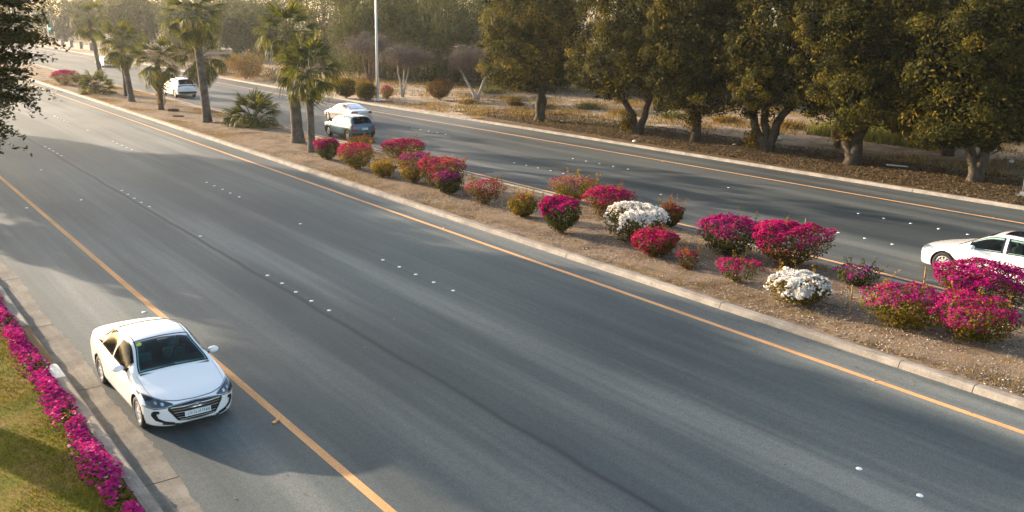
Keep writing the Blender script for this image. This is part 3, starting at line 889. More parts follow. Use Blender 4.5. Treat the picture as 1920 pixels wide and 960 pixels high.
palm((21.9, 83.4, .12), 'front palm of the twin trunks with dark ringed bark', 4.9, .25, .2, 6, 30, 1.05, (-.45, .3), 9, 0, elmin=-1.1)
palm((22.9, 88.7, .12), 'rear palm of the twin trunks, thinner than its neighbour', 5.0, .22, .18, 7, 26, 1.0, (-.1, .1), 8, 3, elmin=-1.1)
palm((25.6, 109.0, .12), 'farthest tall fan palm above the far white car', 6.7, .25, .2, 8, 30, 1.1, (-.6, .4), 12, 3, elmin=-1.2)
def low_palm(loc, label, sc, seed, n, h=.45):
    n = int(n * 1.5)
    rng = np.random.default_rng(seed)
    root = empty('low_palm', loc); tag(root, label, 'palm', 'low bushy fan palms on the median')
    V, F = tube([(0, 0, -.1), (0, 0, h * .5), (0, 0, h)], [.34, .30, .2], 10)
    link('trunk', mesh('trunk', V, F, M['palm_bark'], True), root)
    for i in range(n):
        u = (i + .5) / n
        az = i * 2.39996 + rng.normal(0, .15)
        el = 1.3 - 1.5 * u ** .8 + rng.normal(0, .08)
        add_frond(root, FR[min(3, int(u * 3))], Vector((math.cos(az) * .15, math.sin(az) * .15, h * (1 - .6 * u))), az, el, sc * rng.uniform(.85, 1.12), rng.normal(0, .25))
    for i in range(4):
        az = rng.uniform(0, 6.28)
        add_frond(root, DEAD[i % 2], Vector((0, 0, h * .5)), az, -.15, sc * .8)
    return root
low_palm((24.3, 62.0, .12), 'low bushy fan palm at the kerb beside the tallest palm', 1.0, 9, 30, .6)
low_palm((21.3, 92.9, .12), 'low bushy fan palm next to the distant pink bougainvillea', .86, 10, 24, .8)

# ------------------------------------------------------------------ bougainvilleas and other bushes
def bush(name, label, cat, group, loc, w, h, seed, leaf='green', flowers=(), base=.55, nl=3600, ls=.085, fl=0., top=.62, fsize=.072, sprigs=0, sparse=0., depth=1., side=.35, fc=1.0):
    rng = np.random.default_rng(seed)
    if name == 'bougainvillea':
        sprigs += 5
        dl = math.hypot(*loc); kk = 1 - .17 * w / dl; loc = (loc[0] * kk, loc[1] * kk); h *= .93; w *= .96
    root = empty(name, (loc[0], loc[1], .12), 0); tag(root, label, cat, group)
    nl = int(nl * (.5 + .25 * w * h))
    def surf(n, thick):
        d = unit(rng.normal(0, 1, (n, 3)))
        e = 3.0
        k = (np.abs(d[:, 0]) ** 2 + np.abs(d[:, 1]) ** 2) ** .5
        rr = (k ** e + np.abs(d[:, 2]) ** e) ** (-1 / e)
        P = d * rr[:, None]
        lump = 1 + .17 * snoise(P, seed, 2.6) + .12 * snoise(P, seed + 9, 6.5)
        P *= (lump * (1 - thick * rng.random(n) ** 1.6))[:, None]
        zn = (P[:, 2] + 1) / 2
        f = base + (1 - base) * np.clip(zn / top, 0, 1) ** .8
        Q = np.stack([P[:, 0] * f * w / 2, P[:, 1] * f * w / 2 * depth, .10 * h + zn * h * .9], 1)
        return Q, unit(d * np.array([1, 1, 1.2])), zn
    P, Nn, zn = surf(nl, .4)
    if sparse:
        k = snoise(P, seed + 4, 3.2) > (sparse - .5); P, Nn, zn = P[k], Nn[k], zn[k]
    V, F = leaf_quads(P, Nn, ls, ls * .6, rng, .75)
    t = np.clip(.33 + .22 * zn + .2 * snoise(P, seed + 3, 2.2) + rng.normal(0, .2, len(P)), 0, 1)
    parts = [(V, F)]; tint = [t]
    stm = MB()
    for i in range(7):
        a = rng.uniform(0, 6.28); r = rng.uniform(.15, .42) * w
        stm.tube([(rng.normal(0, .05), rng.normal(0, .05), -.05), (r * .4 * math.cos(a), r * .4 * math.sin(a), h * .35), (r * math.cos(a), r * math.sin(a), h * .7)], [.025, .016, .008], 5, False)
    for i in range(sprigs):
        a = rng.uniform(0, 6.28); r = rng.uniform(.1, .48) * w
        z0 = h * .85; L = rng.uniform(.25, .6) * min(1, h); dx = rng.normal(0, .15, 2)
        pts = [np.array([r * math.cos(a), r * math.sin(a), z0]) + np.array([dx[0] * u, dx[1] * u, L * u]) for u in (0, .5, 1)]
        stm.tube(pts, [.008, .006, .004], 4, False)
        q = np.array([np.array([r * math.cos(a), r * math.sin(a), z0]) + np.array([dx[0] * u, dx[1] * u, L * u]) for u in rng.random(16)]) + rng.normal(0, .03, (16, 3))
        v, f = leaf_quads(q, rng.normal(0, 1, (16, 3)), ls * .9, ls * .5, rng)
        parts.append((v, f)); tint.append(rng.uniform(.6, 1, 16))
    stm.build('stems', M['brown_bark'], root)['kind'] = 'stuff'
    V, F = join_q(parts)
    link('leaves', mesh('leaves', V, F, M[leaf], False, np.concatenate(tint)), root)
    # bracts gather in clusters on top and on the sunny side
    for j, (mat, wt) in enumerate(flowers):
        n = int(fl * wt * 2050 * (.35 + .4 * w * h))
        P, Nn, zn = surf(n * 5, .12)
        sun = Nn @ np.array([-.45, .45, .55])
        sc = snoise(P, seed + 20 + 3 * j, 2.6) * .6 + snoise(P, seed + 21 + 3 * j, 6.5) * .45 + (zn - .55) * 2.3 * fc + sun * side
        o = np.argsort(-(sc + rng.normal(0, .22, len(sc))))[:n]
        P, Nn = P[o] + Nn[o] * .02, Nn[o]
        V, F = leaf_quads(P, Nn, fsize, fsize * .82, rng, .7)
        link('flowers', mesh('flowers', V, F, M[mat], False, np.clip(rng.normal(.5, .25, len(P)), 0, 1)), root)['kind'] = 'stuff'
    return root
BG = 'bougainvilleas planted on the median'
def boug(label, x, y, w, h, seed, **k):
    return bush('bougainvillea', label, 'bougainvillea', BG, (x, y), w, h, seed, **k)
boug('magenta bougainvillea at the foot of the slim palm', 21.95, 45.59, 1.46, 1.21, 101, flowers=(('magenta', 1.),), fl=1.1, base=.55, sprigs=2, side=.6)
boug('bougainvillea with a flat band of scarlet and pink bracts on top', 21.88, 42.11, 1.94, 1.37, 102, leaf='golden', flowers=(('red', .5), ('magenta', .35)), fl=.8, base=.5, fc=1.4)
boug('small flowerless brown green bougainvillea behind the scarlet topped one', 26.0, 49.3, 1.9, .69, 103, leaf='rust', nl=2000)
boug('wide magenta bougainvillea on the far road side of the median beside the crossover', 25.60, 43.70, 2.42, 1.19, 104, leaf='golden', flowers=(('magenta', .7), ('red', .25)), fl=1., base=.6, sprigs=3)
boug('green gold bougainvillea with a purple cap, one branch wider than its neighbour', 22.25, 37.02, 1.74, 1.54, 105, leaf='golden', flowers=(('purple', .5),), fl=.75, base=.5, sprigs=4, fc=1.3)
boug('small round golden bougainvillea without pink bracts in front of the purple capped one', 21.79, 39.17, 1.25, .88, 106, leaf='golden', base=.6)
boug('broad red and magenta bougainvillea in the middle of the clump', 22.75, 35.30, 2.2, 1.50, 107, leaf='golden', flowers=(('red', .45), ('magenta', .3)), fl=1., base=.55, sprigs=4)
boug('smaller lilac topped bougainvillea tucked in front of the broad red one', 22.05, 33.72, 1.37, 1.12, 108, flowers=(('purple', .4), ('magenta', .15)), fl=.7, base=.5, fc=1.3)
boug('thin straggly bougainvillea with a few dark pink bracts beside a stake', 22.34, 31.24, 1.78, 1.1, 109, leaf='rust', flowers=(('magenta', .14), ('red', .1)), fl=.7, nl=2300, sparse=.15, sprigs=7, base=.4)
boug('golden leaved bougainvillea with one tall bare shoot', 21.98, 28.20, 1.28, 1.02, 110, leaf='golden', flowers=(('purple', .05),), fl=.6, sprigs=6, base=.45)
boug('vase shaped vivid magenta bougainvillea with a narrow foot', 21.57, 25.31, 1.84, 1.45, 111, flowers=(('magenta', 1.2),), fl=1.35, base=.42, side=.7, top=.75)
boug('golden bougainvillea with upright shoots behind the vivid magenta one', 26.2, 29.90, 2.41, 1.05, 112, leaf='golden', flowers=(('purple', .22),), fl=.7, sprigs=14)
boug('dark magenta bougainvillea between the vivid one and the white one', 25.11, 26.46, 2.03, 1.29, 113, leaf='rust', flowers=(('magenta', .6), ('red', .3)), fl=1., base=.55, sprigs=3)
boug('large white flowered bougainvillea with a flat clipped top', 23.06, 22.93, 2.27, 1.38, 114, flowers=(('white_fl', 1.),), fl=1.35, base=.62, fsize=.095, side=.3)
boug('narrow dark red bougainvillea peeping out behind the large white one', 25.78, 23.70, .95, .95, 115, leaf='rust', flowers=(('red', .2),), fl=.5, sprigs=6)
boug('low red bougainvillea hugging the front of the large white one', 22.03, 20.89, 1.52, .96, 116, leaf='rust', flowers=(('red', .6), ('magenta', .35)), fl=1.1, base=.7, side=.2, fc=.4)
boug('tiny sparse bougainvillea seedling with rusty leaves', 21.70, 19.13, .84, .62, 117, leaf='rust', flowers=(('red', .12),), fl=.6, nl=1100, sparse=.2, sprigs=3)
boug('wide bougainvillea with a purple and pink crown over dark green sides', 24.51, 19.83, 2.25, 1.36, 118, flowers=(('magenta', .6), ('purple', .3)), fl=.95, base=.6, fc=1.3)
boug('biggest round magenta bougainvillea next to the tall thin stake', 24.98, 17.73, 2.55, 1.54, 119, leaf='rust', flowers=(('magenta', 1.1), ('red', .3)), fl=1.15, base=.6, fc=.6)
boug('small open pink bougainvillea in front of the biggest magenta one', 21.88, 17.23, 1.29, .82, 120, flowers=(('magenta', .4),), fl=.75, nl=1300, sparse=.15, base=.4)
boug('compact white bougainvillea standing alone near the kerb', 21.76, 14.93, 1.75, .92, 121, leaf='golden', flowers=(('white_fl', 1.),), fl=1.9, base=.75, fsize=.10, side=.1, fc=.45)
boug('straggling dark purple bougainvillea with a runner along the far kerb', 24.62, 14.89, 1.3, .70, 122, flowers=(('purple', .28),), fl=.6, nl=1500, sparse=.1, sprigs=4)
boug('bougainvillea with bright pink patches over yellow green sides', 22.44, 12.09, 2.14, 1.10, 123, leaf='golden', flowers=(('purple', .3), ('magenta', .35)), fl=.75, base=.6, fc=1.2)
boug('tall magenta bougainvillea covering the wheel of the passing white car', 25.81, 11.66, 2.71, 1.32, 124, leaf='rust', flowers=(('magenta', .75), ('purple', .35)), fl=1.1, base=.6)
boug('magenta flecked bougainvillea in front of the tall one by the white car', 22.77, 10.42, 2.08, 1.24, 125, leaf='golden', flowers=(('magenta', .55), ('purple', .2)), fl=.8, base=.55, fc=.5)
boug('distant flat topped pink bougainvillea beside the low palm', 21.27, 105.63, 2.96, 1.58, 126, leaf='golden', flowers=(('magenta', 1.),), fl=1.1, base=.55, fc=1.3)
bush('green_shrub', 'distant dark green shrub between the pink bougainvillea and low palm', 'shrub', None, (22.22, 102.4), 1.9, 1.20, 127)
SG = 'shrubs along the far kerb'
bush('round_shrub', 'round bright green clipped shrub farther from the lamp post', 'shrub', SG, (40.05, 78.9), 2.15, 1.82, 130, leaf='golden', nl=8000, ls=.10, base=.92)
bush('round_shrub', 'darker green clipped shrub touching the lamp post', 'shrub', SG, (40.6, 75.9), 1.9, 1.7, 131, leaf='golden', nl=8000, ls=.10, base=.92)
bush('round_shrub', 'low rusty shrub half hidden behind the clipped green pair', 'shrub', SG, (42.6, 80.2), 2.0, 1.6, 132, leaf='rust', nl=2000, ls=.11)
bush('pink_shrub', 'small pink flowered shrub just past the lamp post', 'shrub', SG, (42.97, 76.2), 1.24, 1.2, 133, leaf='rust', flowers=(('magenta', .35),), fl=.8, nl=2200)
bush('rust_shrub', 'orange brown shrub alone on the sand', 'shrub', SG, (47.0, 73.4), 2.5, 1.86, 134, leaf='rust', nl=4200, ls=.1, base=.55)
for x, y, w, h, l, s, mt in ((41.2, 106.6, 5.0, 3.3, 'tall yellow brown scrub beyond the crown of the tallest palm', 140, 'rust'), (42.5, 98.5, 3.4, 2.2, 'brown twiggy scrub by the far kerb', 141, 'dry'), (44, 114, 4.2, 3.4, 'yellow green scrub behind the hidden palm', 142, 'golden'),
                          (41.5, 121, 4, 2.8, 'brown scrub beside the far kerb behind the white wagon', 143, 'dry'), (43.5, 88.5, 2.4, 1.3, 'pale dry scrub on the bank near the paired palms', 144, 'grey_scrub'), (42, 136, 5, 3, 'dim scrub beyond the white wagon', 145, 'dry'), (42, 150, 5, 2.6, 'dim scrub behind the far white car', 146, 'dry')):
    rng = np.random.default_rng(s)
    Lb = [((rng.uniform(-.42, .42) * w, rng.uniform(-.5, .5) * w, h * rng.uniform(.25, .62)), (w * rng.uniform(.13, .24), w * rng.uniform(.13, .24), h * rng.uniform(.22, .38))) for _ in range(16)]
    make_tree('scrub_bush', l, 'scrub', 'scrub on the far verge', (x, y, .05), Lb, int(900 * w), .17, mt, 'brown_bark', [((rng.uniform(-.3, .3) * w, rng.uniform(-.3, .3) * w, h * .8), .02) for _ in range(6)], .05, s, thick=.5, inner=.2)

# low scrub tufts on the sand
def tuft(label, x, y, w, h, seed, mat):
    rng = np.random.default_rng(seed)
    n = 420
    b = rng.normal(0, .22, (n, 2)) * w
    d = unit(np.concatenate([b * 1.4 / w + rng.normal(0, .35, (n, 2)), np.full((n, 1), .9)], 1))
    L = h * rng.uniform(.6, 1.2, n)[:, None]
    base = np.concatenate([b, np.zeros((n, 1))], 1)
    s = unit(np.cross(d, rng.normal(0, 1, (n, 3)))) * .022
    mid = base + d * L * .6; tip = base + d * L; tip[:, 2] -= .2 * L[:, 0]
    V = np.stack([base - s, base + s, mid + s, mid - s, tip], 1).reshape(-1, 3)
    k = np.arange(n)[:, None] * 5
    F = np.concatenate([k + np.array([[0, 1, 2, 3]]), k + np.array([[3, 2, 4, 4]])])
    F = [list(f[:3]) if f[2] == f[3] else list(f) for f in F]
    o = link('scrub_tuft', mesh('scrub_tuft', V, F, M[mat], False, rng.random(len(F))), None, (x, y, .1))
    tag(o, label, 'scrub', 'low tufts on the sand')
for i, (x, y, w, h, l, mt) in enumerate([(54.2, 60.5, 1.9, .75, 'grey green tuft between the first ficus and the V forked one', 'grey_scrub'), (55.3, 51.5, 1.7, .7, 'grey green tuft behind the V forked ficus', 'grey_scrub'),
     (51, 62.5, 1.6, .6, 'brown tuft on the sand past the first ficus trunk', 'dry_grass'), (53.5, 55.5, 1.8, .7, 'dry brown tuft behind the V fork', 'dry_grass'), (57, 47.5, 2.2, .8, 'pale dry tuft beside the leaf covered trunk', 'dry_grass'),
     (58, 42.5, 2.2, .9, 'dry tuft behind the three limbed ficus', 'dry_grass'), (60, 53, 1.6, .7, 'yellow green tuft far out on the sand', 'golden'), (47.5, 69.5, 1.8, .5, 'flat brown tuft near the white V trunk', 'dry_grass'),
     (53, 70, 1.7, .6, 'brown tuft beside the white V trunk', 'dry_grass'), (44, 82.5, 1.2, .5, 'small dark tuft on the bank behind the clipped shrubs', 'grey_scrub'), (56.5, 78, 3, .9, 'grey green scrub patch behind the thin white trunk', 'grey_scrub'), (50.5, 66, 1.2, .5, 'rusty tuft before the first ficus', 'rust')]):
    tuft(l, x, y, w, h, 200 + i, mt)

def blades(name, n, region, h, w, mat, seed, lean=.4, zb=.12, clump=None):
    rng = np.random.default_rng(seed)
    x = rng.uniform(region[0], region[1], n * 3); y = rng.uniform(region[2], region[3], n * 3)
    P = np.stack([x, y, np.full(len(x), zb)], 1)
    if clump:
        k = snoise(P, seed + 1, clump[0]) + rng.normal(0, .3, len(P)) > clump[1]; P = P[k]
    P = P[:n]; n = len(P)
    d = unit(np.stack([rng.normal(0, lean, n), rng.normal(0, lean, n), np.ones(n)], 1))
    s = unit(np.cross(d, rng.normal(0, 1, (n, 3)))) * w
    L = (h * rng.uniform(.5, 1.3, n))[:, None]
    V = np.stack([P - s, P + s, P + d * L], 1).reshape(-1, 3)
    F = np.arange(n * 3).reshape(n, 3)
    o = link(name, mesh(name, V, F, M[mat], False, rng.random(n)))
    o['kind'] = 'stuff'
    return o
o = blades('reed_bed', 9000, (56, 67, 29.5, 39.5), 1.0, .03, 'reed', 301, .25, .1, (.35, -.1)); 
o = blades('dry_grass_field', 11000, (49.5, 75, 18, 66), .38, .035, 'dry_grass', 302, .5, .1, (.5, .35))
o = blades('median_dry_grass', 75000, (20.0, 25.6, 4, 112), .085, .012, 'dry_grass', 303, 1.2, .14, (.8, .05))
o = blades('sand_weeds', 26000, (40.8, 74, 58, 125), .30, .028, 'dry_grass', 305, .6, .1, (.45, .25))
o = blades('sand_scrub', 9000, (44, 74, 40, 120), .34, .03, 'grey_scrub', 306, .6, .1, (.5, .5))
o = blades('lawn_grass', 60000, (-3.5, 2.9, 11, 27), .06, .007, 'grass', 304, .6, .12, (.9, -.25))
# pebbles on the median
rng = np.random.default_rng(310)
n = 15000
P = np.stack([rng.uniform(20.0, 26.0, n), 4 + 46 * rng.random(n) ** 1.4, np.zeros(n)], 1)
P[:, 2] = .135 + .06 * np.sin(np.pi * (P[:, 0] - 19.98) / 6.0)
r = rng.uniform(.012, .035, n)[:, None, None]
O = np.array([[1, 0, 0], [0, 1, 0], [-1, 0, 0], [0, -1, 0], [0, 0, .7], [0, 0, -.5]])[None] * (1 + rng.normal(0, .25, (n, 6, 1)))
V = (P[:, None] + O * r).reshape(-1, 3)
k = (np.arange(n) * 6)[:, None, None]
F = (k + np.array([[0, 1, 4], [1, 2, 4], [2, 3, 4], [3, 0, 4], [1, 0, 5], [2, 1, 5], [3, 2, 5], [0, 3, 5]])[None]).reshape(-1, 3)
o = link('gravel', mesh('gravel', V, F, M['gravel'], False, np.repeat(rng.random(n), 8))); o['kind'] = 'stuff'

# petunia border
rng = np.random.default_rng(320)
n = 9000
y = rng.uniform(11.5, 46, n); wv = .5 + .09 * np.sin(y * 2.1) + .06 * np.sin(y * 5.3 + 1)
u = rng.normal(0, .45, n).clip(-1, 1)
x = 3.05 + u * wv * .50
z = .13 + (.19 + .05 * np.sin(y * 3.3 + x * 4)) * np.sqrt(np.clip(1 - u * u, 0, 1)) * rng.uniform(.4, 1, n)
x = np.where(x > 3.36, 3.36 - rng.random(n) * .1, x)
Lf = np.stack([x, y, z], 1)
v, f = leaf_quads(Lf, np.tile([0, 0, 1.], (n, 1)), .085, .05, rng, .7)
pet = MB()
bed = link('flower_border', mesh('flower_border', v, f, M['green'], False, rng.random(n))); bed['kind'] = 'stuff'
n = 13500
y = rng.uniform(11.5, 46, n); wv = .5 + .09 * np.sin(y * 2.1) + .06 * np.sin(y * 5.3 + 1)
u = rng.normal(0, .5, n).clip(-1, 1); x = np.minimum(3.05 + u * wv * .50, 3.38)
z = .15 + (.20 + .05 * np.sin(y * 3.3 + x * 4)) * np.sqrt(np.clip(1 - u * u * .9, 0, 1)) * rng.uniform(.75, 1.05, n)
Cc = np.stack([x, y, z], 1)
keep = snoise(Cc * np.array([1, 1, 0]), 33, 3.2) + rng.normal(0, .4, n) > -.30
Cc = Cc[keep]; n = len(Cc)
Nn = unit(np.stack([rng.normal(.1, .45, n), rng.normal(-.1, .45, n), np.ones(n)], 1))
a = unit(np.cross(Nn, rng.normal(0, 1, (n, 3)))); b = np.cross(Nn, a)
rr = rng.uniform(.026, .040, n)
V = [Cc]
for k in range(5):
    th = 2 * math.pi * k / 5
    V.append(Cc + (a * math.cos(th) + b * math.sin(th)) * rr[:, None] + Nn * (rr * .45)[:, None])
V = np.stack(V, 1).reshape(-1, 3)
F = (np.arange(n)[:, None, None] * 6 + np.array([[0, 1 + k, 1 + (k + 1) % 5] for k in range(5)])[None]).reshape(-1, 3)
tn = np.clip(.45 + .28 * snoise(Cc, 34, 1.8) + rng.normal(0, .22, n), 0, 1)
o = link('petunia_flowers', mesh('petunia_flowers', V, F, M['petunia'], False, np.repeat(tn, 5))); o['kind'] = 'stuff'

# ------------------------------------------------------------------ vehicles
M['white_car'] = plain('white_car_paint', (.84, .84, .83), .25, 0, 1.)
M['pearl_car'] = plain('pearl_car_paint', (.66, .58, .52), .22, .25, 1.)
M['teal_car'] = plain('teal_car_paint', (.03, .10, .14), .3, .15, .8)
M['silver_car'] = plain('silver_roof_paint', (.6, .62, .64), .25, .3, 1.)
M['black_trim'] = plain('black_trim', (.012, .012, .014), .45)
M['gloss_black'] = plain('gloss_black', (.008, .008, .01), .12)
M['rubber'] = plain('tyre_rubber', (.020, .019, .018), .85)
M['rim'] = plain('alloy_rim', (.62, .60, .57), .3, .35)
M['chrome'] = plain('chrome', (.75, .76, .78), .15, 1.)
M['lens'] = plain('headlight_lens', (.30, .36, .40), .08, .5, 1.)
M['lens_dark'] = plain('headlight_inner', (.03, .04, .05), .15, .3, 1.)
M['bulb'] = plain('headlight_reflector', (.7, .74, .78), .1, 1.)
M['tail'] = plain('tail_light_red', (.30, .012, .018), .15, 0, 1.)
M['plate'] = plain('number_plate_white', (.72, .74, .73), .5)
M['plate_ink'] = plain('plate_ink', (.16, .17, .18), .6)
M['glass'] = glass_mat('tinted_glass', (.36, .62, .62))
M['dark_glass'] = glass_mat('dark_glass', (.10, .12, .12), .12, 1.11)
M['clear_glass'] = glass_mat('green_glass', (.52, .66, .62))
M['lining'] = plain('cabin_lining', (.035, .036, .038), .8)
M['seat'] = plain('seat_fabric', (.16, .17, .175), .85)
M['light_seat'] = plain('beige_seat', (.33, .30, .26), .8)
M['red_cloth'] = plain('red_cloth', (.42, .03, .03), .8)
M['dash'] = plain('dashboard', (.02, .021, .023), .6)
M['sticker'] = plain('yellow_sticker', (.55, .62, .06), .5)

class Car:
    def __init__(s, L, W, wheels, rw, T, front=(.5, 2.6), rear=(.4, 3.0)):
        s.L, s.W, s.wx, s.rw = L, W, wheels, rw
        s.f = {k: pchip([p[0] for p in v], [p[1] for p in v]) for k, v in T.items()}
        s.front, s.rear = front, rear
    def plan(s, x):
        a, p = s.front; u = np.clip(1 - x / a, 0, 1); f = (1 - u ** p) ** (1 / p)
        a, p = s.rear; u = np.clip(1 - (s.L - x) / a, 0, 1); return f * (1 - u ** p) ** (1 / p)
    def ctrl(s, x):
        x = np.asarray(x, float); k = s.plan(x); f = s.f; h = s.W / 2
        zc, zb, zw, zl, zs = f['zc'](x), f['zb'](x), f['zw'](x), f['zl'](x), f['zs'](x)
        zt = np.maximum(zc - f['cr'](x), zb + .012)
        yt, yb, yw = f['yt'](x) * k * h, f['yb'](x) * k * h, f['yw'](x) * k * h
        O = np.zeros_like(x)
        Y = np.stack([O, yt * .55, yt, yb, yw, yw - .012 * k, yw - .09 * k, O], -1)
        Z = np.stack([zc, zc - (zc - zt) * .28, zt, zb, zw, zl, zs, zs], -1)
        return Y, Z
    def S(s, x, v, side=1):
        """surface points for arrays x, v of the same shape"""
        x = np.asarray(x, float); v = np.asarray(v, float)
        shp = x.shape; x = x.ravel(); v = v.ravel()
        Y, Z = s.ctrl(x)
        i = np.clip(np.floor(v).astype(int), 0, 6); t = v - i
        r = np.arange(len(x))
        def ev(A):
            d = np.diff(A, axis=1)
            def m(j):
                j = np.asarray(j); out = np.zeros(len(x))
                lo = j <= 0; hi = j >= 7; mid = ~(lo | hi)
                jm = np.clip(j, 1, 6)
                a, b = d[r, jm - 1], d[r, jm]
                mm = np.where(a * b > 0, 2 * a * b / (a + b + 1e-12), 0)
                return np.where(mid, mm, np.where(lo, 0 * d[:, 0], d[:, 6]))
            m0, m1 = m(i), m(i + 1)
            p0, p1 = A[r, i], A[r, i + 1]
            return (1 + 2 * t) * (1 - t) ** 2 * p0 + t * (1 - t) ** 2 * m0 + t * t * (3 - 2 * t) * p1 + t * t * (t - 1) * m1
        y = ev(Y); z = ev(Z)
        lin = i >= 6
        y = np.where(lin, Y[r, 6] * (1 - t), y)
        # centre of the first strip must leave the middle line horizontally
        y = np.where(i == 0, Y[r, 1] * t, y)
        return np.stack([x, side * y, z], -1).reshape(*shp, 3)
    def patch(s, x0, x1, v0, v1, n=10, m=6, off=.004, side=1):
        """x0,x1 may be callables of t; returns grid points (n+1, m+1, 3) pushed outward"""
        sg, tg = np.meshgrid(np.linspace(0, 1, n + 1), np.linspace(0, 1, m + 1), indexing='ij')
        a = x0(tg) if callable(x0) else x0 + 0 * tg
        b = x1(tg) if callable(x1) else x1 + 0 * tg
        X = a + (b - a) * sg; Vv = v0 + (v1 - v0) * tg
        e = 1e-3
        P = s.S(X, Vv, side)
        dx = s.S(X + e, Vv, side) - s.S(X - e, Vv, side)
        dv = s.S(X, np.clip(Vv + e * 3, 0, 7), side) - s.S(X, np.clip(Vv - e * 3, 0, 7), side)
        Nn = np.cross(dx, dv); Nn /= np.linalg.norm(Nn, axis=-1)[..., None] + 1e-12
        c = np.array([s.L / 2, 0, .55])
        flip = np.sign(((P - c) * Nn * np.array([.2, 1, 1])).sum(-1)); flip[flip == 0] = 1
        return P + Nn * flip[..., None] * off

def grid_faces(n, m, ring=0):
    F = []
    for i in range(n):
        for j in range(m):
            if ring and ring <= i < n - ring and ring <= j < m - ring: continue
            a = i * (m + 1) + j
            F.append((a, a + 1, a + m + 2, a + m + 1))
    return F

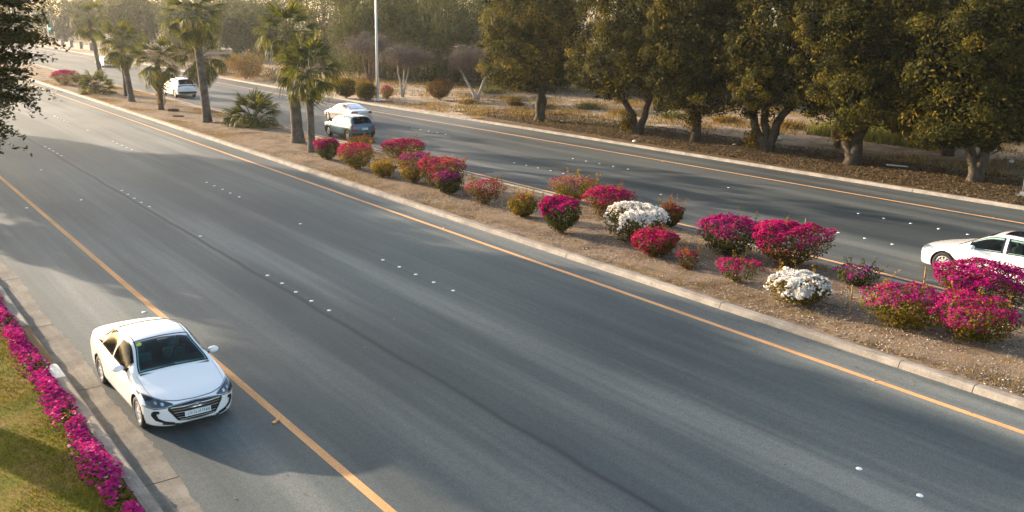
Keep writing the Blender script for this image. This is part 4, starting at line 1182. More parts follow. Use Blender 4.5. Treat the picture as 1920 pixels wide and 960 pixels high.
def build_car(name, label, group, spec, pos, heading, paint, opt):
    """local x runs from the nose backwards; heading is the world direction of the nose"""
    c = Car(**spec)
    root = empty(name); tag(root, label, 'car', group)
    hx, hy = heading
    ang = math.atan2(-hy, -hx)
    root.rotation_euler = (0, 0, ang)
    mid = (c.wx[0] + c.wx[1]) / 2
    root.location = (pos[0], pos[1], 0)
    off = np.array([-mid, 0, 0])
    G = opt.get('glass', 'dark_glass')
    L, h = c.L, c.W / 2
    # stations and rows
    a = c.front[0]; b = c.rear[0]
    xs = np.concatenate([a * (1 - np.cos(np.linspace(0, math.pi / 2, 15))) , np.arange(a + .04, L - b - .02, .042), L - b * (1 - np.cos(np.linspace(math.pi / 2, 0, 13)))])
    xs = np.unique(np.round(xs, 5))
    vs = np.concatenate([np.linspace(0, 2, 9)[:-1], np.linspace(2, 3, 8)[:-1], np.linspace(3, 4, 6)[:-1], np.linspace(4, 5, 6)[:-1], np.linspace(5, 6, 6)[:-1], np.linspace(6, 7, 4)])
    X, Vv = np.meshgrid(xs, vs, indexing='ij')
    P = c.S(X, Vv)
    holes = []      # (test on x, v)
    wsx, rwx = opt['windscreen'], opt['rear_window']
    sg = opt['side_glass']
    def in_hole(x, v):
        q = (v < 1.80) & (((x > wsx[0] + .02) & (x < wsx[1] - .02)) | ((x > rwx[0] + .02) & (x < rwx[1] - .02)))
        t = (2.93 - v) / (2.93 - 2.16)
        for (a0, a1), (b0, b1) in sg:
            q |= (v > 2.18) & (v < 2.90) & (x > a0 + (a1 - a0) * t + .01) & (x < b0 + (b1 - b0) * t - .01)
        return q
    H = in_hole(X, Vv)
    # wheel arches
    Ra = c.rw + .045
    bad = np.zeros(X.shape, bool)
    for wx in c.wx:
        dx, dz = P[..., 0] - wx, P[..., 2] - c.rw
        d = np.hypot(dx, dz)
        low = (Vv > 3.05) & (Vv < 6.5)
        ins = low & (d < Ra)
        sn = ins & (d > Ra - .045)
        k = np.where(sn, Ra / np.maximum(d, 1e-6), 1)
        P[..., 0] = wx + dx * k; P[..., 2] = c.rw + dz * k
        bad |= ins & ~sn
    n, m = len(xs) - 1, len(vs) - 1
    F = []
    for i in range(n):
        for j in range(m):
            ids = ((i, j), (i, j + 1), (i + 1, j + 1), (i + 1, j))
            if all(H[q] for q in ids) or any(bad[q] for q in ids): continue
            F.append([q[0] * (m + 1) + q[1] for q in ids])
    F = np.array(F)
    Vr = P.reshape(-1, 3) + off
    Vl = Vr * np.array([1, -1, 1])
    V = np.concatenate([Vr, Vl]); FF = np.concatenate([F[:, ::-1], F + len(Vr)])
    me = mesh('body', V, FF, M[paint], True)
    import bmesh
    bm = bmesh.new(); bm.from_mesh(me); bmesh.ops.remove_doubles(bm, verts=bm.verts, dist=.0008)
    bmesh.ops.recalc_face_normals(bm, faces=bm.faces)
    loose = [v for v in bm.verts if not v.link_faces]; bmesh.ops.delete(bm, geom=loose, context='VERTS')
    bm.to_mesh(me); bm.free()
    me.polygons.foreach_set('use_smooth', np.ones(len(me.polygons), bool))
    body = link('body', me, root)
    full = [[i * (m + 1) + j for i, j in ((i, j), (i, j + 1), (i + 1, j + 1), (i + 1, j))] for i in range(n) for j in range(m)]
    fr = (c.S(X, Vv).reshape(-1, 3) + off)
    fl = fr * np.array([1, -1, 1])
    bvh = BVHTree.FromPolygons([Vector(v) for v in np.concatenate([fr, fl])], full + [[q + len(fr) for q in f] for f in full])
    # dark cabin lining, a shell just inside the greenhouse and doors
    P2 = c.S(X, Vv); ctr = np.stack([X, 0 * X, np.full(X.shape, .75)], -1)
    dirv = ctr - P2; dirv /= np.linalg.norm(dirv, axis=-1)[..., None] + 1e-9
    P2 = P2 + dirv * .03
    FL = [[(i) * (m + 1) + j, (i) * (m + 1) + j + 1, (i + 1) * (m + 1) + j + 1, (i + 1) * (m + 1) + j] for i in range(n) for j in range(m)
          if wsx[0] + .1 < xs[i] < rwx[1] - .05 and not any(H[q] for q in ((i, j), (i, j + 1), (i + 1, j + 1), (i + 1, j)))]
    A = P2.reshape(-1, 3) + off
    link('cabin_lining', mesh('cabin_lining', np.concatenate([A, A * np.array([1, -1, 1])]), FL + [[q + len(A) for q in f] for f in FL], M['lining'], True), root)
    def put(nm, pts_list, mat, parent=root, ring=0, smooth=True):
        V = []; F = []
        for g in pts_list:
            n_, m_ = g.shape[0] - 1, g.shape[1] - 1
            b0 = len(V); V += list(g.reshape(-1, 3) + off); F += [[q + b0 for q in f] for f in grid_faces(n_, m_, ring)]
        return link(nm, mesh(nm, V, F, M[mat], smooth), parent)
    # glass with dark seals
    def both(*ar, **k): return c.patch(*ar, **k), c.patch(*ar, **k, side=-1)
    r_, l_ = both(wsx[0], wsx[1], 0, 1.86, n=16, m=10)
    def mirror_grid(g):   # one sheet across the middle
        gl = g[:, ::-1].copy() * np.array([1, -1, 1]); return np.concatenate([gl[:, :-1], g], 1)
    ws = put('windscreen', [mirror_grid(r_)], opt.get('ws_glass', G))
    wr = c.patch(wsx[0] - .015, wsx[1] + .015, 0, 1.92, n=26, m=20, off=.0065)
    put('windscreen_seal', [mirror_grid(wr)], 'gloss_black', ws, ring=1)
    r_ = c.patch(rwx[0], rwx[1], 0, 1.84, n=12, m=10)
    rw_ = put('rear_window', [mirror_grid(r_)], opt.get('rear_glass', G))
    put('rear_window_seal', [mirror_grid(c.patch(rwx[0] - .02, rwx[1] + .02, 0, 1.9, n=18, m=16, off=.0065))], 'gloss_black', rw_, ring=1)
    for q, ((a0, a1), (b0, b1)) in enumerate(sg):
        for sd in (1, -1):
            f0 = lambda t, a0=a0, a1=a1: a0 + (a1 - a0) * t
            f1 = lambda t, b0=b0, b1=b1: b0 + (b1 - b0) * t
            gl = put('side_window', [c.patch(f0, f1, 2.93, 2.16, n=10, m=8, side=sd)], opt.get('side_tint', G))
            put('window_seal', [c.patch(f0, f1, 2.95, 2.13, n=18, m=14, off=.0065, side=sd)], 'gloss_black', gl, ring=1)
    # projections on nose and tail
    def proj(pts, end, o=.006):
        out = []
        for y, z in pts:
            org = Vector((-3 - mid if end == 'f' else L + 3 - mid, y, z)); d = Vector((1, 0, 0)) if end == 'f' else Vector((-1, 0, 0))
            hit = bvh.ray_cast(org, d)
            if hit[0] is None: out.append(None); continue
            nn = hit[1] if hit[1].dot(d) < 0 else -hit[1]
            out.append(np.array(hit[0]) + np.array(nn) * o - off)
        last = next((p for p in out if p is not None), np.zeros(3))
        res = []
        for p in out:
            if p is None: p = last
            res.append(p); last = p
        return np.array(res)
    def resample(pl, n):
        pl = np.array(pl, float); d = np.r_[0, np.cumsum(np.linalg.norm(np.diff(pl, axis=0), axis=1))]
        t = np.linspace(0, d[-1], n + 1)
        return np.stack([np.interp(t, d, pl[:, 0]), np.interp(t, d, pl[:, 1])], 1)
    def fpatch(top, bot, end='f', n=14, m=5, o=.006, mir=False):
        A, B = resample(top, n), resample(bot, n)
        g = np.array([[A[i] + (B[i] - A[i]) * j / m for j in range(m + 1)] for i in range(n + 1)])
        if mir: g = g * np.array([-1, 1])
        return proj(g.reshape(-1, 2), end, o).reshape(n + 1, m + 1, 3)
    def fpair(nm, top, bot, mat, end='f', parent=root, **k):
        return [put(nm, [fpatch(top, bot, end, mir=mm, **k)], mat, parent) for mm in (False, True)]
    def ribbon(pts, wd, end='f', o=.007, mir=False, n=16):
        pl = resample(pts, n); T = np.gradient(pl, axis=0); T /= np.linalg.norm(T, axis=1)[:, None]
        w = np.broadcast_to(np.asarray(wd if np.ndim(wd) else [wd], float), (n + 1,)) if np.ndim(wd) == 0 else np.interp(np.linspace(0, 1, n + 1), np.linspace(0, 1, len(wd)), wd)
        Nn = np.stack([-T[:, 1], T[:, 0]], 1)
        g = np.stack([pl + Nn * w[:, None] / 2, pl - Nn * w[:, None] / 2], 1)
        if mir: g = g * np.array([-1, 1])
        return proj(g.reshape(-1, 2), end, o).reshape(n + 1, 2, 3)
    # seams and handles along the sides
    seams = []
    for sd in (1, -1):
        for x0, x1, v0, v1 in opt.get('seams', ()):
            f0 = lambda t, x0=x0, x1=x1: x0 + (x1 - x0) * t
            f1 = lambda t, x0=x0, x1=x1: x0 + .009 + (x1 - x0) * t
            seams.append(c.patch(f0, f1, v0, v1, n=1, m=14, off=.002, side=sd))
        for x0, x1, v in opt.get('lines', ()):
            seams.append(c.patch(x0, x1, v, v + .03, n=26, m=1, off=.002, side=sd))
    if seams: put('panel_gap', seams, 'black_trim', body)
    for sd in (1, -1):
        for x in opt.get('handles', ()):
            put('door_handle', [c.patch(x, x + .2, 3.10, 3.22, n=5, m=2, off=.022, side=sd)], opt.get('handle_mat', paint))
        if 'sill' in opt:
            put('sill_trim', [c.patch(c.wx[0] + Ra + .02, c.wx[1] - Ra - .02, opt['sill'], 6.3, n=14, m=5, off=.008, side=sd)], 'black_trim')
    # wheels
    V, F = [], []
    prof = [(.62, -.10), (.80, -.105), (.93, -.10), (1., -.07), (1., .07), (.93, .10), (.80, .105), (.66, .095), (.62, .075)]
    ns = 28
    for k in range(ns):
        th = 2 * math.pi * k / ns
        for r, y in prof: V.append((r * c.rw * math.cos(th), y, r * c.rw * math.sin(th)))
    q = len(prof)
    for k in range(ns):
        for j in range(q - 1):
            F.append((k * q + j, k * q + j + 1, ((k + 1) % ns) * q + j + 1, ((k + 1) % ns) * q + j))
    tyre_me = mesh('wheel', V, F, M['rubber'], True)
    rb = MB()
    rr = .66 * c.rw
    nsp = opt.get('spokes', 5)
    V, F = [], []
    for k in range(ns):
        th = 2 * math.pi * k / ns
        for r, y in ((1.02, .088), (.93, .096), (.90, .07), (.90, -.02)): V.append((r * rr * math.cos(th), y, r * rr * math.sin(th)))
    for k in range(ns):
        for j in range(3): F.append((k * 4 + j, k * 4 + j + 1, ((k + 1) % ns) * 4 + j + 1, ((k + 1) % ns) * 4 + j))
    rb.add(V, F)
    for k in range(nsp):
        th = 2 * math.pi * k / nsp
        for dth in ((-.16, .16) if nsp <= 5 else (0,)):
            t2 = th + dth
            er, et = np.array([math.cos(t2), 0, math.sin(t2)]), np.array([-math.sin(t2), 0, math.cos(t2)])
            w0, w1 = (.018, .026) if nsp <= 5 else (.024, .030)
            pts = []
            for r, y, w in ((.12, .085, w0), (.55, .082, w0), (.95, .070, w1)):
                pts += [er * r * rr + et * w + np.array([0, y, 0]), er * r * rr - et * w + np.array([0, y, 0])]
            pts += [p - np.array([0, .03, 0]) for p in pts]
            rb.add(pts, [(0, 1, 3, 2), (2, 3, 5, 4), (0, 2, 8, 6), (2, 4, 10, 8), (1, 7, 9, 3), (3, 9, 11, 5)])
    V = [(0, .094, 0)]
    for k in range(12): V.append((.16 * rr * math.cos(k * math.pi / 6), .086, .16 * rr * math.sin(k * math.pi / 6)))
    rb.add(V, [(0, 1 + (k + 1) % 12, 1 + k) for k in range(12)])
    rim_me = mesh('rim', rb.V, rb.F, M['rim'])
    V = [(0, .02, 0)] + [(.92 * rr * math.cos(k * math.pi / 12), .02, .92 * rr * math.sin(k * math.pi / 12)) for k in range(24)]
    disc_me = mesh('brake_disc', V, [(0, 1 + (k + 1) % 24, 1 + k) for k in range(24)], M['black_trim'])
    V, F = [], []
    for k in range(17):
        th = math.pi * (k / 16) * 1.16 - .08 * math.pi
        for r, y in ((Ra + .004, .0), (Ra + .004, -.42)): V.append((r * math.cos(th), y, r * math.sin(th)))
    b0 = len(V); V.append((0, -.42, 0))
    for k in range(16):
        F.append((2 * k, 2 * k + 1, 2 * k + 3, 2 * k + 2)); F.append((b0, 2 * k + 3, 2 * k + 1))
    well_me = mesh('wheel_arch', V, F, M['black_trim'])
    for wx in c.wx:
        for sd in (1, -1):
            w = link('wheel', tyre_me, root, (wx - mid, sd * (h - .125), c.rw), (0, 0, 0 if sd > 0 else math.pi))
            link('rim', rim_me, w); link('brake_disc', disc_me, w)
            link('wheel_arch', well_me, root, (wx - mid, sd * (h - .03), c.rw), (0, 0, 0 if sd > 0 else math.pi))
            if 'cladding' in opt:
                ar = []
                for k in range(19):
                    th = math.pi * (k / 18) * 1.10 - .05 * math.pi
                    for r in (Ra - .005, Ra + opt['cladding']):
                        x_, z_ = wx + r * math.cos(th), c.rw + r * math.sin(th)
                        hit = bvh.ray_cast(Vector((x_ - mid, sd * 3, z_)), Vector((0, -sd, 0)))
                        yy = hit[0].y if hit[0] else sd * (h - .04)
                        ar.append((x_, yy + sd * .012, z_))
                put('arch_cladding', [np.array(ar).reshape(19, 2, 3)], 'black_trim')
    # mirrors
    mx, mz = opt['mirror']
    for sd in (1, -1):
        V, F = [], []
        for i in range(9):
            ph = math.pi * i / 8
            for k in range(10):
                th = 2 * math.pi * k / 10
                xx = -.075 * math.cos(ph); rr_ = math.sin(ph) ** .7
                if xx > .045: xx = .045
                V.append((mx + xx * 1.1 - mid, sd * (h + .06 + .115 * rr_ * math.cos(th)), mz + .07 * rr_ * math.sin(th)))
        for i in range(8):
            for k in range(10):
                F.append((i * 10 + k, i * 10 + (k + 1) % 10, (i + 1) * 10 + (k + 1) % 10, (i + 1) * 10 + k))
        mm = link('wing_mirror', mesh('wing_mirror', V, F, M[opt.get('mirror_mat', paint)], True), root)
        a = MB(); a.tube([(mx - mid + .01, sd * (h - .10), mz - .06), (mx - mid, sd * (h + .0), mz - .035)], [.03, .022], 6)
        a.build('mirror_arm', M['black_trim'], mm)
    # interior
    ib = MB(); x0 = wsx[0]
    D = link('dashboard', mesh('dashboard', *(lambda q: (q.V, q.F))(MB().box((x0 + .34 - mid, 0, c.f['zc'](x0) - .12), (.5, c.W * .78, .16)).box((x0 + .08 - mid, 0, c.f['zc'](x0) - .06), (.32, c.W * .76, .05))), M['dash']), root)
    sx = opt.get('seats', (x0 + 1.15, x0 + 2.0))
    zr = opt.get('seat_z', .98)
    smat = opt.get('seat_mat', 'seat')
    def seat(x, y, w):
        q = MB()
        V = []
        q.box((x - mid - .22, y, .46), (.5, w, .16)); q.box((x - mid + .06, y, .72), (.13, w, .52)); q.box((x - mid + .10, y, zr + .10), (.09, .25 if w < .7 else .8, .15), taper=.85)
        o = q.build('seat', M[smat], root)
        bv = o.modifiers.new('b', 'BEVEL'); bv.width = .03; bv.segments = 2
        return o
    seat(sx[0], .36, .48); seat(sx[0], -.36, .48); seat(sx[1], 0, c.W * .68)
    sd = opt.get('driver', 1)
    tb = MB(); ring_ = []
    for k in range(17):
        th = 2 * math.pi * k / 16
        ring_.append((x0 + .68 - mid + .08 * math.sin(th), sd * .36 + .18 * math.cos(th), c.f['zc'](x0) - .05 + .165 * math.sin(th)))
    tb.tube(ring_, .016, 6, False); tb.tube([(x0 + .55 - mid, sd * .36, c.f['zc'](x0) - .1), (x0 + .68 - mid, sd * .36, c.f['zc'](x0) - .05)], .05, 8)
    tb.build('steering_wheel', M['black_trim'], root)
    return dict(c=c, root=root, body=body, put=put, fpatch=fpatch, fpair=fpair, ribbon=ribbon, proj=proj, mid=mid, off=off, bvh=bvh, ws=ws)

def plate(k, end, z, w=.50, hgt=.11, marks=True, y0=0):
    g = k['proj']([(y0, z)], end, .02)[0]
    x = g[0] - k['mid']; sgn = -1 if end == 'f' else 1
    o = MB().box((x + sgn * .006, y0, z), (.016, w, hgt)).build('number_plate', M['plate'], k['root'])
    if marks:
        rng = np.random.default_rng(4); q = MB(); y = -w / 2 + .035
        while y < w / 2 - .03:
            hh = hgt * rng.uniform(.35, .62); q.box((x + sgn * .0155, y0 + y, z + rng.uniform(-.01, .014)), (.003, rng.uniform(.007, .016), hh)); y += rng.uniform(.026, .05)
        q.build('plate_marks', M['plate_ink'], o)
    return o

SEDAN_T = dict(
 zc=[(0, .53), (.03, .60), (.10, .665), (.3, .735), (.7, .835), (1.05, .925), (1.21, .965), (1.4, 1.065), (1.7, 1.24), (1.98, 1.375), (2.2, 1.42), (2.5, 1.44), (2.9, 1.42), (3.2, 1.36), (3.5, 1.26), (3.85, 1.115), (4.0, 1.075), (4.3, 1.06), (4.45, 1.03), (4.53, .95), (4.57, .78)],
 zb=[(0, .50), (.03, .55), (.10, .60), (.3, .665), (.7, .765), (1.05, .85), (1.3, .895), (1.98, .925), (2.6, .95), (3.3, .985), (3.85, 1.0), (4.3, .985), (4.45, .94), (4.53, .85), (4.57, .70)],
 cr=[(0, .01), (.3, .025), (1.2, .03), (1.6, .04), (2.5, .05), (3.4, .05), (4., .03), (4.57, .02)],
 zw=[(0, .46), (.15, .52), (.5, .58), (1, .62), (2, .64), (3.5, .69), (4.3, .72), (4.57, .62)],
 zl=[(0, .39), (.1, .34), (.5, .36), (2, .36), (4.3, .40), (4.57, .50)],
 zs=[(0, .33), (.03, .25), (.1, .21), (.4, .19), (2, .19), (4.2, .21), (4.5, .28), (4.57, .42)],
 yt=[(0, .66), (.3, .72), (1.0, .78), (1.21, .79), (1.98, .63), (2.5, .64), (3.2, .60), (3.85, .68), (4.0, .72), (4.57, .66)],
 yb=[(0, .82), (.3, .89), (.7, .925), (1.2, .93), (2.5, .94), (3.5, .93), (4.2, .89), (4.57, .82)],
 yw=[(0, .95), (.5, .993), (2.3, 1.), (4.0, .99), (4.57, .92)])

def scale_T(T, sx, sz, L0=None):
    out = {}
    for k, v in T.items():
        out[k] = [(x * sx, (z * sz if k[0] == 'z' else z)) for x, z in v]
    return out

# --- the white sedan standing on the shoulder
sed = dict(L=4.57, W=1.80, wheels=(.865, 3.565), rw=.318, T=SEDAN_T, front=(.62, 2.25), rear=(.45, 2.8))
opt_sed = dict(windscreen=(1.24, 2.0), rear_window=(3.16, 3.82), side_glass=[((1.52, 1.52), (2.42, 2.38)), ((2.50, 2.46), (3.24, 3.16)), ((3.29, 3.21), (3.60, 3.29))],
  mirror=(1.66, .985), seams=[(1.36, 1.32, 3.0, 5.7), (2.45, 2.40, 3.0, 5.7), (3.42, 3.20, 3.0, 4.6)], lines=[(.25, 1.2, 2.25), (1.34, 3.3, 5.75)], handles=(2.12, 3.06), glass='dark_glass', ws_glass='glass', spokes=7, driver=-1, seats=(2.25, 3.1))
hd = (.016, -1.0)
k = build_car('white_sedan', 'white sedan parked on the shoulder beside the pink flower border', None, sed, (5.03, 18.78), hd, 'white_car', opt_sed)
# headlights, grille and bumper openings
for mm in (False, True):
    hl = k['put']('headlight', [k['fpatch']([(.43, .655), (.60, .715), (.76, .755), (.862, .775)], [(.39, .622), (.56, .582), (.74, .568), (.875, .61)], mir=mm, n=18, m=6, o=.008)], 'lens')
    k['put']('headlight_inner', [k['fpatch']([(.44, .648), (.60, .700), (.75, .737), (.825, .75)], [(.42, .626), (.57, .590), (.74, .578), (.835, .60)], mir=mm, o=.011)], 'lens_dark', hl)
    k['put']('headlight_bulb', [k['fpatch']([(.590 + .026 * math.cos(t), .645 + .026 * math.sin(t)) for t in np.linspace(math.pi, 0, 9)], [(.590 + .026 * math.cos(t), .645 - .026 * math.sin(t)) for t in np.linspace(math.pi, 0, 9)], mir=mm, n=8, m=4, o=.014)], 'bulb', hl)
    k['put']('headlight_bulb', [k['fpatch']([(.69 + .024 * math.cos(t), .662 + .024 * math.sin(t)) for t in np.linspace(math.pi, 0, 9)], [(.69 + .024 * math.cos(t), .662 - .024 * math.sin(t)) for t in np.linspace(math.pi, 0, 9)], mir=mm, n=8, m=4, o=.014)], 'lens', hl)
    k['put']('fog_recess', [k['ribbon']([(.66, .50), (.735, .49), (.745, .43), (.70, .35), (.58, .295), (.42, .275)], [.05, .085, .07, .05, .04, .02], mir=mm)], 'black_trim')
    k['put']('headlight_trim', [k['ribbon']([(.38, .618), (.55, .576), (.74, .562), (.88, .604)], .012, mir=mm, o=.012)], 'black_trim', hl)
gr = k['put']('grille', [k['fpatch']([(-.53, .575), (-.43, .622), (0, .640), (.43, .622), (.53, .575)], [(-.53, .560), (-.36, .315), (0, .295), (.36, .315), (.53, .560)], n=30, m=8, o=.004)], 'gloss_black')
rim_ = k['put']('grille_frame', [k['ribbon']([(-.36, .310), (-.54, .566), (-.44, .628), (0, .646), (.44, .628), (.54, .566), (.36, .310), (0, .288), (-.36, .310)], .010, o=.010, n=60)], 'chrome', gr)
for i, (z, w) in enumerate(((.575, .47), (.525, .46), (.475, .425), (.425, .395), (.375, .36), (.33, .33))):
    k['put']('grille_slat', [k['ribbon']([(-w, z), (0, z + .012), (w, z)], .010, o=.012, n=14)], 'chrome' if i in (1, 3) else 'rim', gr)
plate(k, 'f', .435, .50, .105)
# oval badge with a slanted letter H
g0 = k['proj']([(0, .572)], 'f', .02)[0] - np.array([k['mid'], 0, 0])
em = MB(); pts = [(g0[0] - .004, .072 * math.cos(t), g0[2] + .037 * math.sin(t)) for t in np.linspace(0, 2 * math.pi, 25)]
em.tube(pts, .006, 6, False)
for y0, y1 in ((-.038, -.018), (.018, .038)):
    em.tube([(g0[0] - .006, -y0 - .0, g0[2] - .024), (g0[0] - .006, -y1 + .0, g0[2] + .024)], .006, 6)
em.tube([(g0[0] - .006, -.030, g0[2] - .006), (g0[0] - .006, .030, g0[2] + .008)], .0055, 6)
em.build('badge', M['chrome'], k['root'])
k['put']('bonnet_gap', [k['ribbon']([(-.60, .705), (-.35, .676), (0, .668), (.35, .676), (.60, .705)], .008, o=.003, n=26)], 'black_trim', k['body'])
k['put']('bumper_lip', [k['ribbon']([(-.62, .262), (-.3, .238), (0, .232), (.3, .238), (.62, .262)], .035, o=.006, n=26)], 'black_trim')
for mm in (False, True):
    k['put']('tail_light', [k['fpatch']([(.40, .93), (.60, .96), (.82, .95)], [(.42, .86), (.62, .82), (.84, .80)], 'r', mir=mm, o=.012)], 'tail')
for sd in (1, -1):
    k['put']('tail_light_wrap', [k['c'].patch(4.26, 4.46, 3.10, 3.72, n=6, m=4, off=.010, side=sd)], 'tail')
    k['put']('roof_strip', [k['c'].patch(1.95, 3.3, 1.80, 1.86, n=24, m=1, off=.004, side=sd)], 'black_trim', k['body'])
st = k['c'].patch(1.93, 1.85, 1.50, 1.64, n=8, m=8, off=.006, side=1)
cen = st[4, 4]; ex = st[8, 4] - st[0, 4]; ey = st[4, 8] - st[4, 0]; ex /= np.linalg.norm(ex); ey /= np.linalg.norm(ey)
V = [cen] + [cen + .052 * (ex * math.cos(t) + ey * math.sin(t)) for t in np.linspace(0, 2 * math.pi, 17)[:-1]]
# round sticker on the passenger side of the windscreen
STK = np.array(V) + k['off']
link('inspection_sticker', mesh('inspection_sticker', STK, [(0, 1 + i, 1 + (i + 1) % 16) for i in range(16)], M['sticker']), k['ws'])
q = MB().box((2.18 - k['mid'], .52, .80), (.12, .20, .34), taper=.9); o = q.build('red_cushion', M['red_cloth'], k['root'])
q = MB().box((1.9 - k['mid'], 0, 1.315), (.10, .26, .07), taper=.8); q.build('rear_view_mirror', M['black_trim'], k['root'])
for y0, y1 in ((-.62, .02), (-.02, .60)):
    ww = MB(); pts = []
    for u in np.linspace(0, 1, 8):
        yy = y0 + (y1 - y0) * u; vv = min(1.8, abs(yy) / .69 * 1.85)
        p_ = k['c'].S(np.array([1.262 + .035 * u]), np.array([vv]), 1 if yy > 0 else -1)[0]
        pts.append(p_ + np.array([-.008, 0, .014]) + k['off'])
    ww.tube(pts, .009, 5); ww.build('wiper', M['black_trim'], k['root'])
k['root']['label'] = 'white sedan parked on the shoulder beside the pink flower border'

# --- the crossover and the cars on the far road
SUV_T = dict(
 zc=[(0, .62), (.03, .74), (.10, .84), (.3, .92), (.7, .98), (.95, 1.02), (1.08, 1.05), (1.3, 1.18), (1.6, 1.37), (1.82, 1.485), (2.1, 1.54), (2.4, 1.55), (3.0, 1.54), (3.45, 1.50), (3.62, 1.45), (3.8, 1.28), (3.95, 1.12), (4.05, 1.02), (4.12, .93), (4.15, .84), (4.17, .72)],
 zb=[(0, .58), (.03, .66), (.10, .75), (.3, .84), (.7, .90), (1.08, .95), (2., .98), (3., 1.02), (3.6, 1.06), (3.95, 1.04), (4.05, .96), (4.12, .86), (4.17, .68)],
 cr=[(0, .01), (.3, .03), (1.2, .03), (2, .05), (3.5, .05), (4.17, .02)],
 zw=[(0, .50), (.3, .62), (2, .68), (3.6, .74), (4.17, .62)],
 zl=[(0, .42), (.2, .38), (2, .38), (4.0, .44), (4.17, .52)],
 zs=[(0, .36), (.05, .26), (.3, .22), (3.9, .26), (4.1, .32), (4.17, .44)],
 yt=[(0, .70), (.4, .80), (1.08, .80), (1.85, .68), (2.5, .69), (3.5, .64), (3.95, .72), (4.17, .70)],
 yb=[(0, .86), (.4, .93), (2.5, .94), (3.6, .91), (4.17, .86)],
 yw=[(0, .96), (.5, 1.), (3.6, 1.), (4.17, .95)])
suv = dict(L=4.17, W=1.80, wheels=(.83, 3.43), rw=.335, T=SUV_T, front=(.45, 2.8), rear=(.32, 3.2))
opt_suv = dict(windscreen=(1.10, 1.84), rear_window=(3.62, 3.97), side_glass=[((1.38, 1.38), (2.22, 2.20)), ((2.30, 2.28), (3.02, 2.96)), ((3.06, 3.0), (3.38, 3.2))],
  mirror=(1.46, 1.06), seams=[(1.2, 1.18, 3, 5.5), (2.26, 2.24, 3, 5.5), (3.2, 3.0, 3, 4.5)], handles=(1.95, 2.9), glass='clear_glass', rear_glass='dark_glass', spokes=5, sill=5.1, cladding=.055, mirror_mat='black_trim')
k = build_car('crossover_car', 'blue grey crossover with black wheel arch trim driving away on the far road', 'cars driving on the far road', suv, (27.80, 54.35), (-.02, 1), 'teal_car', opt_suv)
k['put']('roof_panel', [np.concatenate([(k['c'].patch(1.88, 3.58, 0, 1.8, n=20, m=8, off=.004)[:, ::-1] * np.array([1, -1, 1]))[:, :-1], k['c'].patch(1.88, 3.58, 0, 1.8, n=20, m=8, off=.004)], 1)], 'silver_car')
k['fpair']('tail_light', [(.42, .965), (.80, .985)], [(.44, .925), (.84, .91)], 'tail', 'r')
k['fpair']('bumper_light', [(.52, .74), (.84, .76)], [(.54, .64), (.84, .62)], 'tail', 'r')
k['put']('rear_bumper_trim', [k['fpatch']([(-.84, .50), (0, .50), (.84, .50)], [(-.82, .38), (0, .34), (.82, .38)], 'r', n=20)], 'black_trim')
plate(k, 'r', .76, .44, .13)
sp = MB().box((3.58 - k['mid'], 0, 1.50), (.20, 1.12, .03)); sp.build('roof_spoiler', M['silver_car'], k['root'])
an = MB().box((3.25 - k['mid'], 0, 1.57), (.14, .03, .06), taper=.4); an.build('roof_fin', M['black_trim'], k['root'])

s2 = 4.85 / 4.57
BIG_T = scale_T(SEDAN_T, s2, 1.01)
def sc_opt(o, s):
    d = dict(o)
    d['windscreen'] = tuple(v * s for v in o['windscreen']); d['rear_window'] = tuple(v * s for v in o['rear_window'])
    d['side_glass'] = [((a * s, b * s), (c_ * s, e * s)) for (a, b), (c_, e) in o['side_glass']]
    d['mirror'] = (o['mirror'][0] * s, o['mirror'][1] * 1.01)
    d['seams'] = [(a * s, b * s, c_, e) for a, b, c_, e in o['seams']]; d['lines'] = [(a * s, b * s, v) for a, b, v in o['lines']]
    d['handles'] = tuple(v * s for v in o['handles']); d['seats'] = tuple(v * s for v in o['seats'])
    return d
big = dict(L=4.85, W=1.83, wheels=(.95, 3.73), rw=.335, T=BIG_T, front=(.60, 2.3), rear=(.45, 2.8))
ob = sc_opt(opt_sed, s2); ob['driver'] = 1
ob.update(glass='dark_glass', ws_glass='dark_glass', rear_glass='glass')
k = build_car('pearl_sedan', 'pale champagne sedan half hidden behind the blue grey crossover', 'cars driving on the far road', big, (31.75, 62.4), (-.02, 1), 'pearl_car', ob)
k['fpair']('tail_light', [(.40, .95), (.60, .98), (.82, .97)], [(.42, .88), (.62, .84), (.84, .82)], 'tail', 'r')
plate(k, 'r', .82, .46, .12)
ow = dict(ob); ow.update(glass='clear_glass', ws_glass='dark_glass', side_tint='clear_glass', spokes=10, seat_mat='light_seat', rear_glass='dark_glass')
k = build_car('passing_white_sedan', 'white sedan with ten spoke wheels passing behind the tall magenta bougainvillea', 'cars driving on the far road', big, (29.55, 12.85), (-.02, 1), 'white_car', ow)
k['root'].scale = (1.1, 1.1, 1.1)
for mm in (False, True):
    k['put']('headlight', [k['fpatch']([(.46, .70), (.62, .735), (.85, .76)], [(.44, .64), (.62, .62), (.87, .64)], mir=mm, o=.008)], 'lens')
k['put']('grille', [k['fpatch']([(-.42, .60), (0, .62), (.42, .60)], [(-.36, .46), (0, .45), (.36, .46)])], 'gloss_black')
k['fpair']('tail_light', [(.40, .95), (.60, .98), (.82, .97)], [(.42, .88), (.62, .84), (.84, .82)], 'tail', 'r')
k['put']('sunroof', [k['c'].patch(2.35, 2.95, 0, 1.3, n=8, m=6, off=.005), k['c'].patch(2.35, 2.95, 0, 1.3, n=8, m=6, off=.005, side=-1)], 'gloss_black')
k = build_car('far_sedan', 'distant white sedan with shade painted on its rear behind the tall thin palm', 'cars driving on the far road', big, (33.55, 139.5), (-.02, 1), 'white_car', ob)
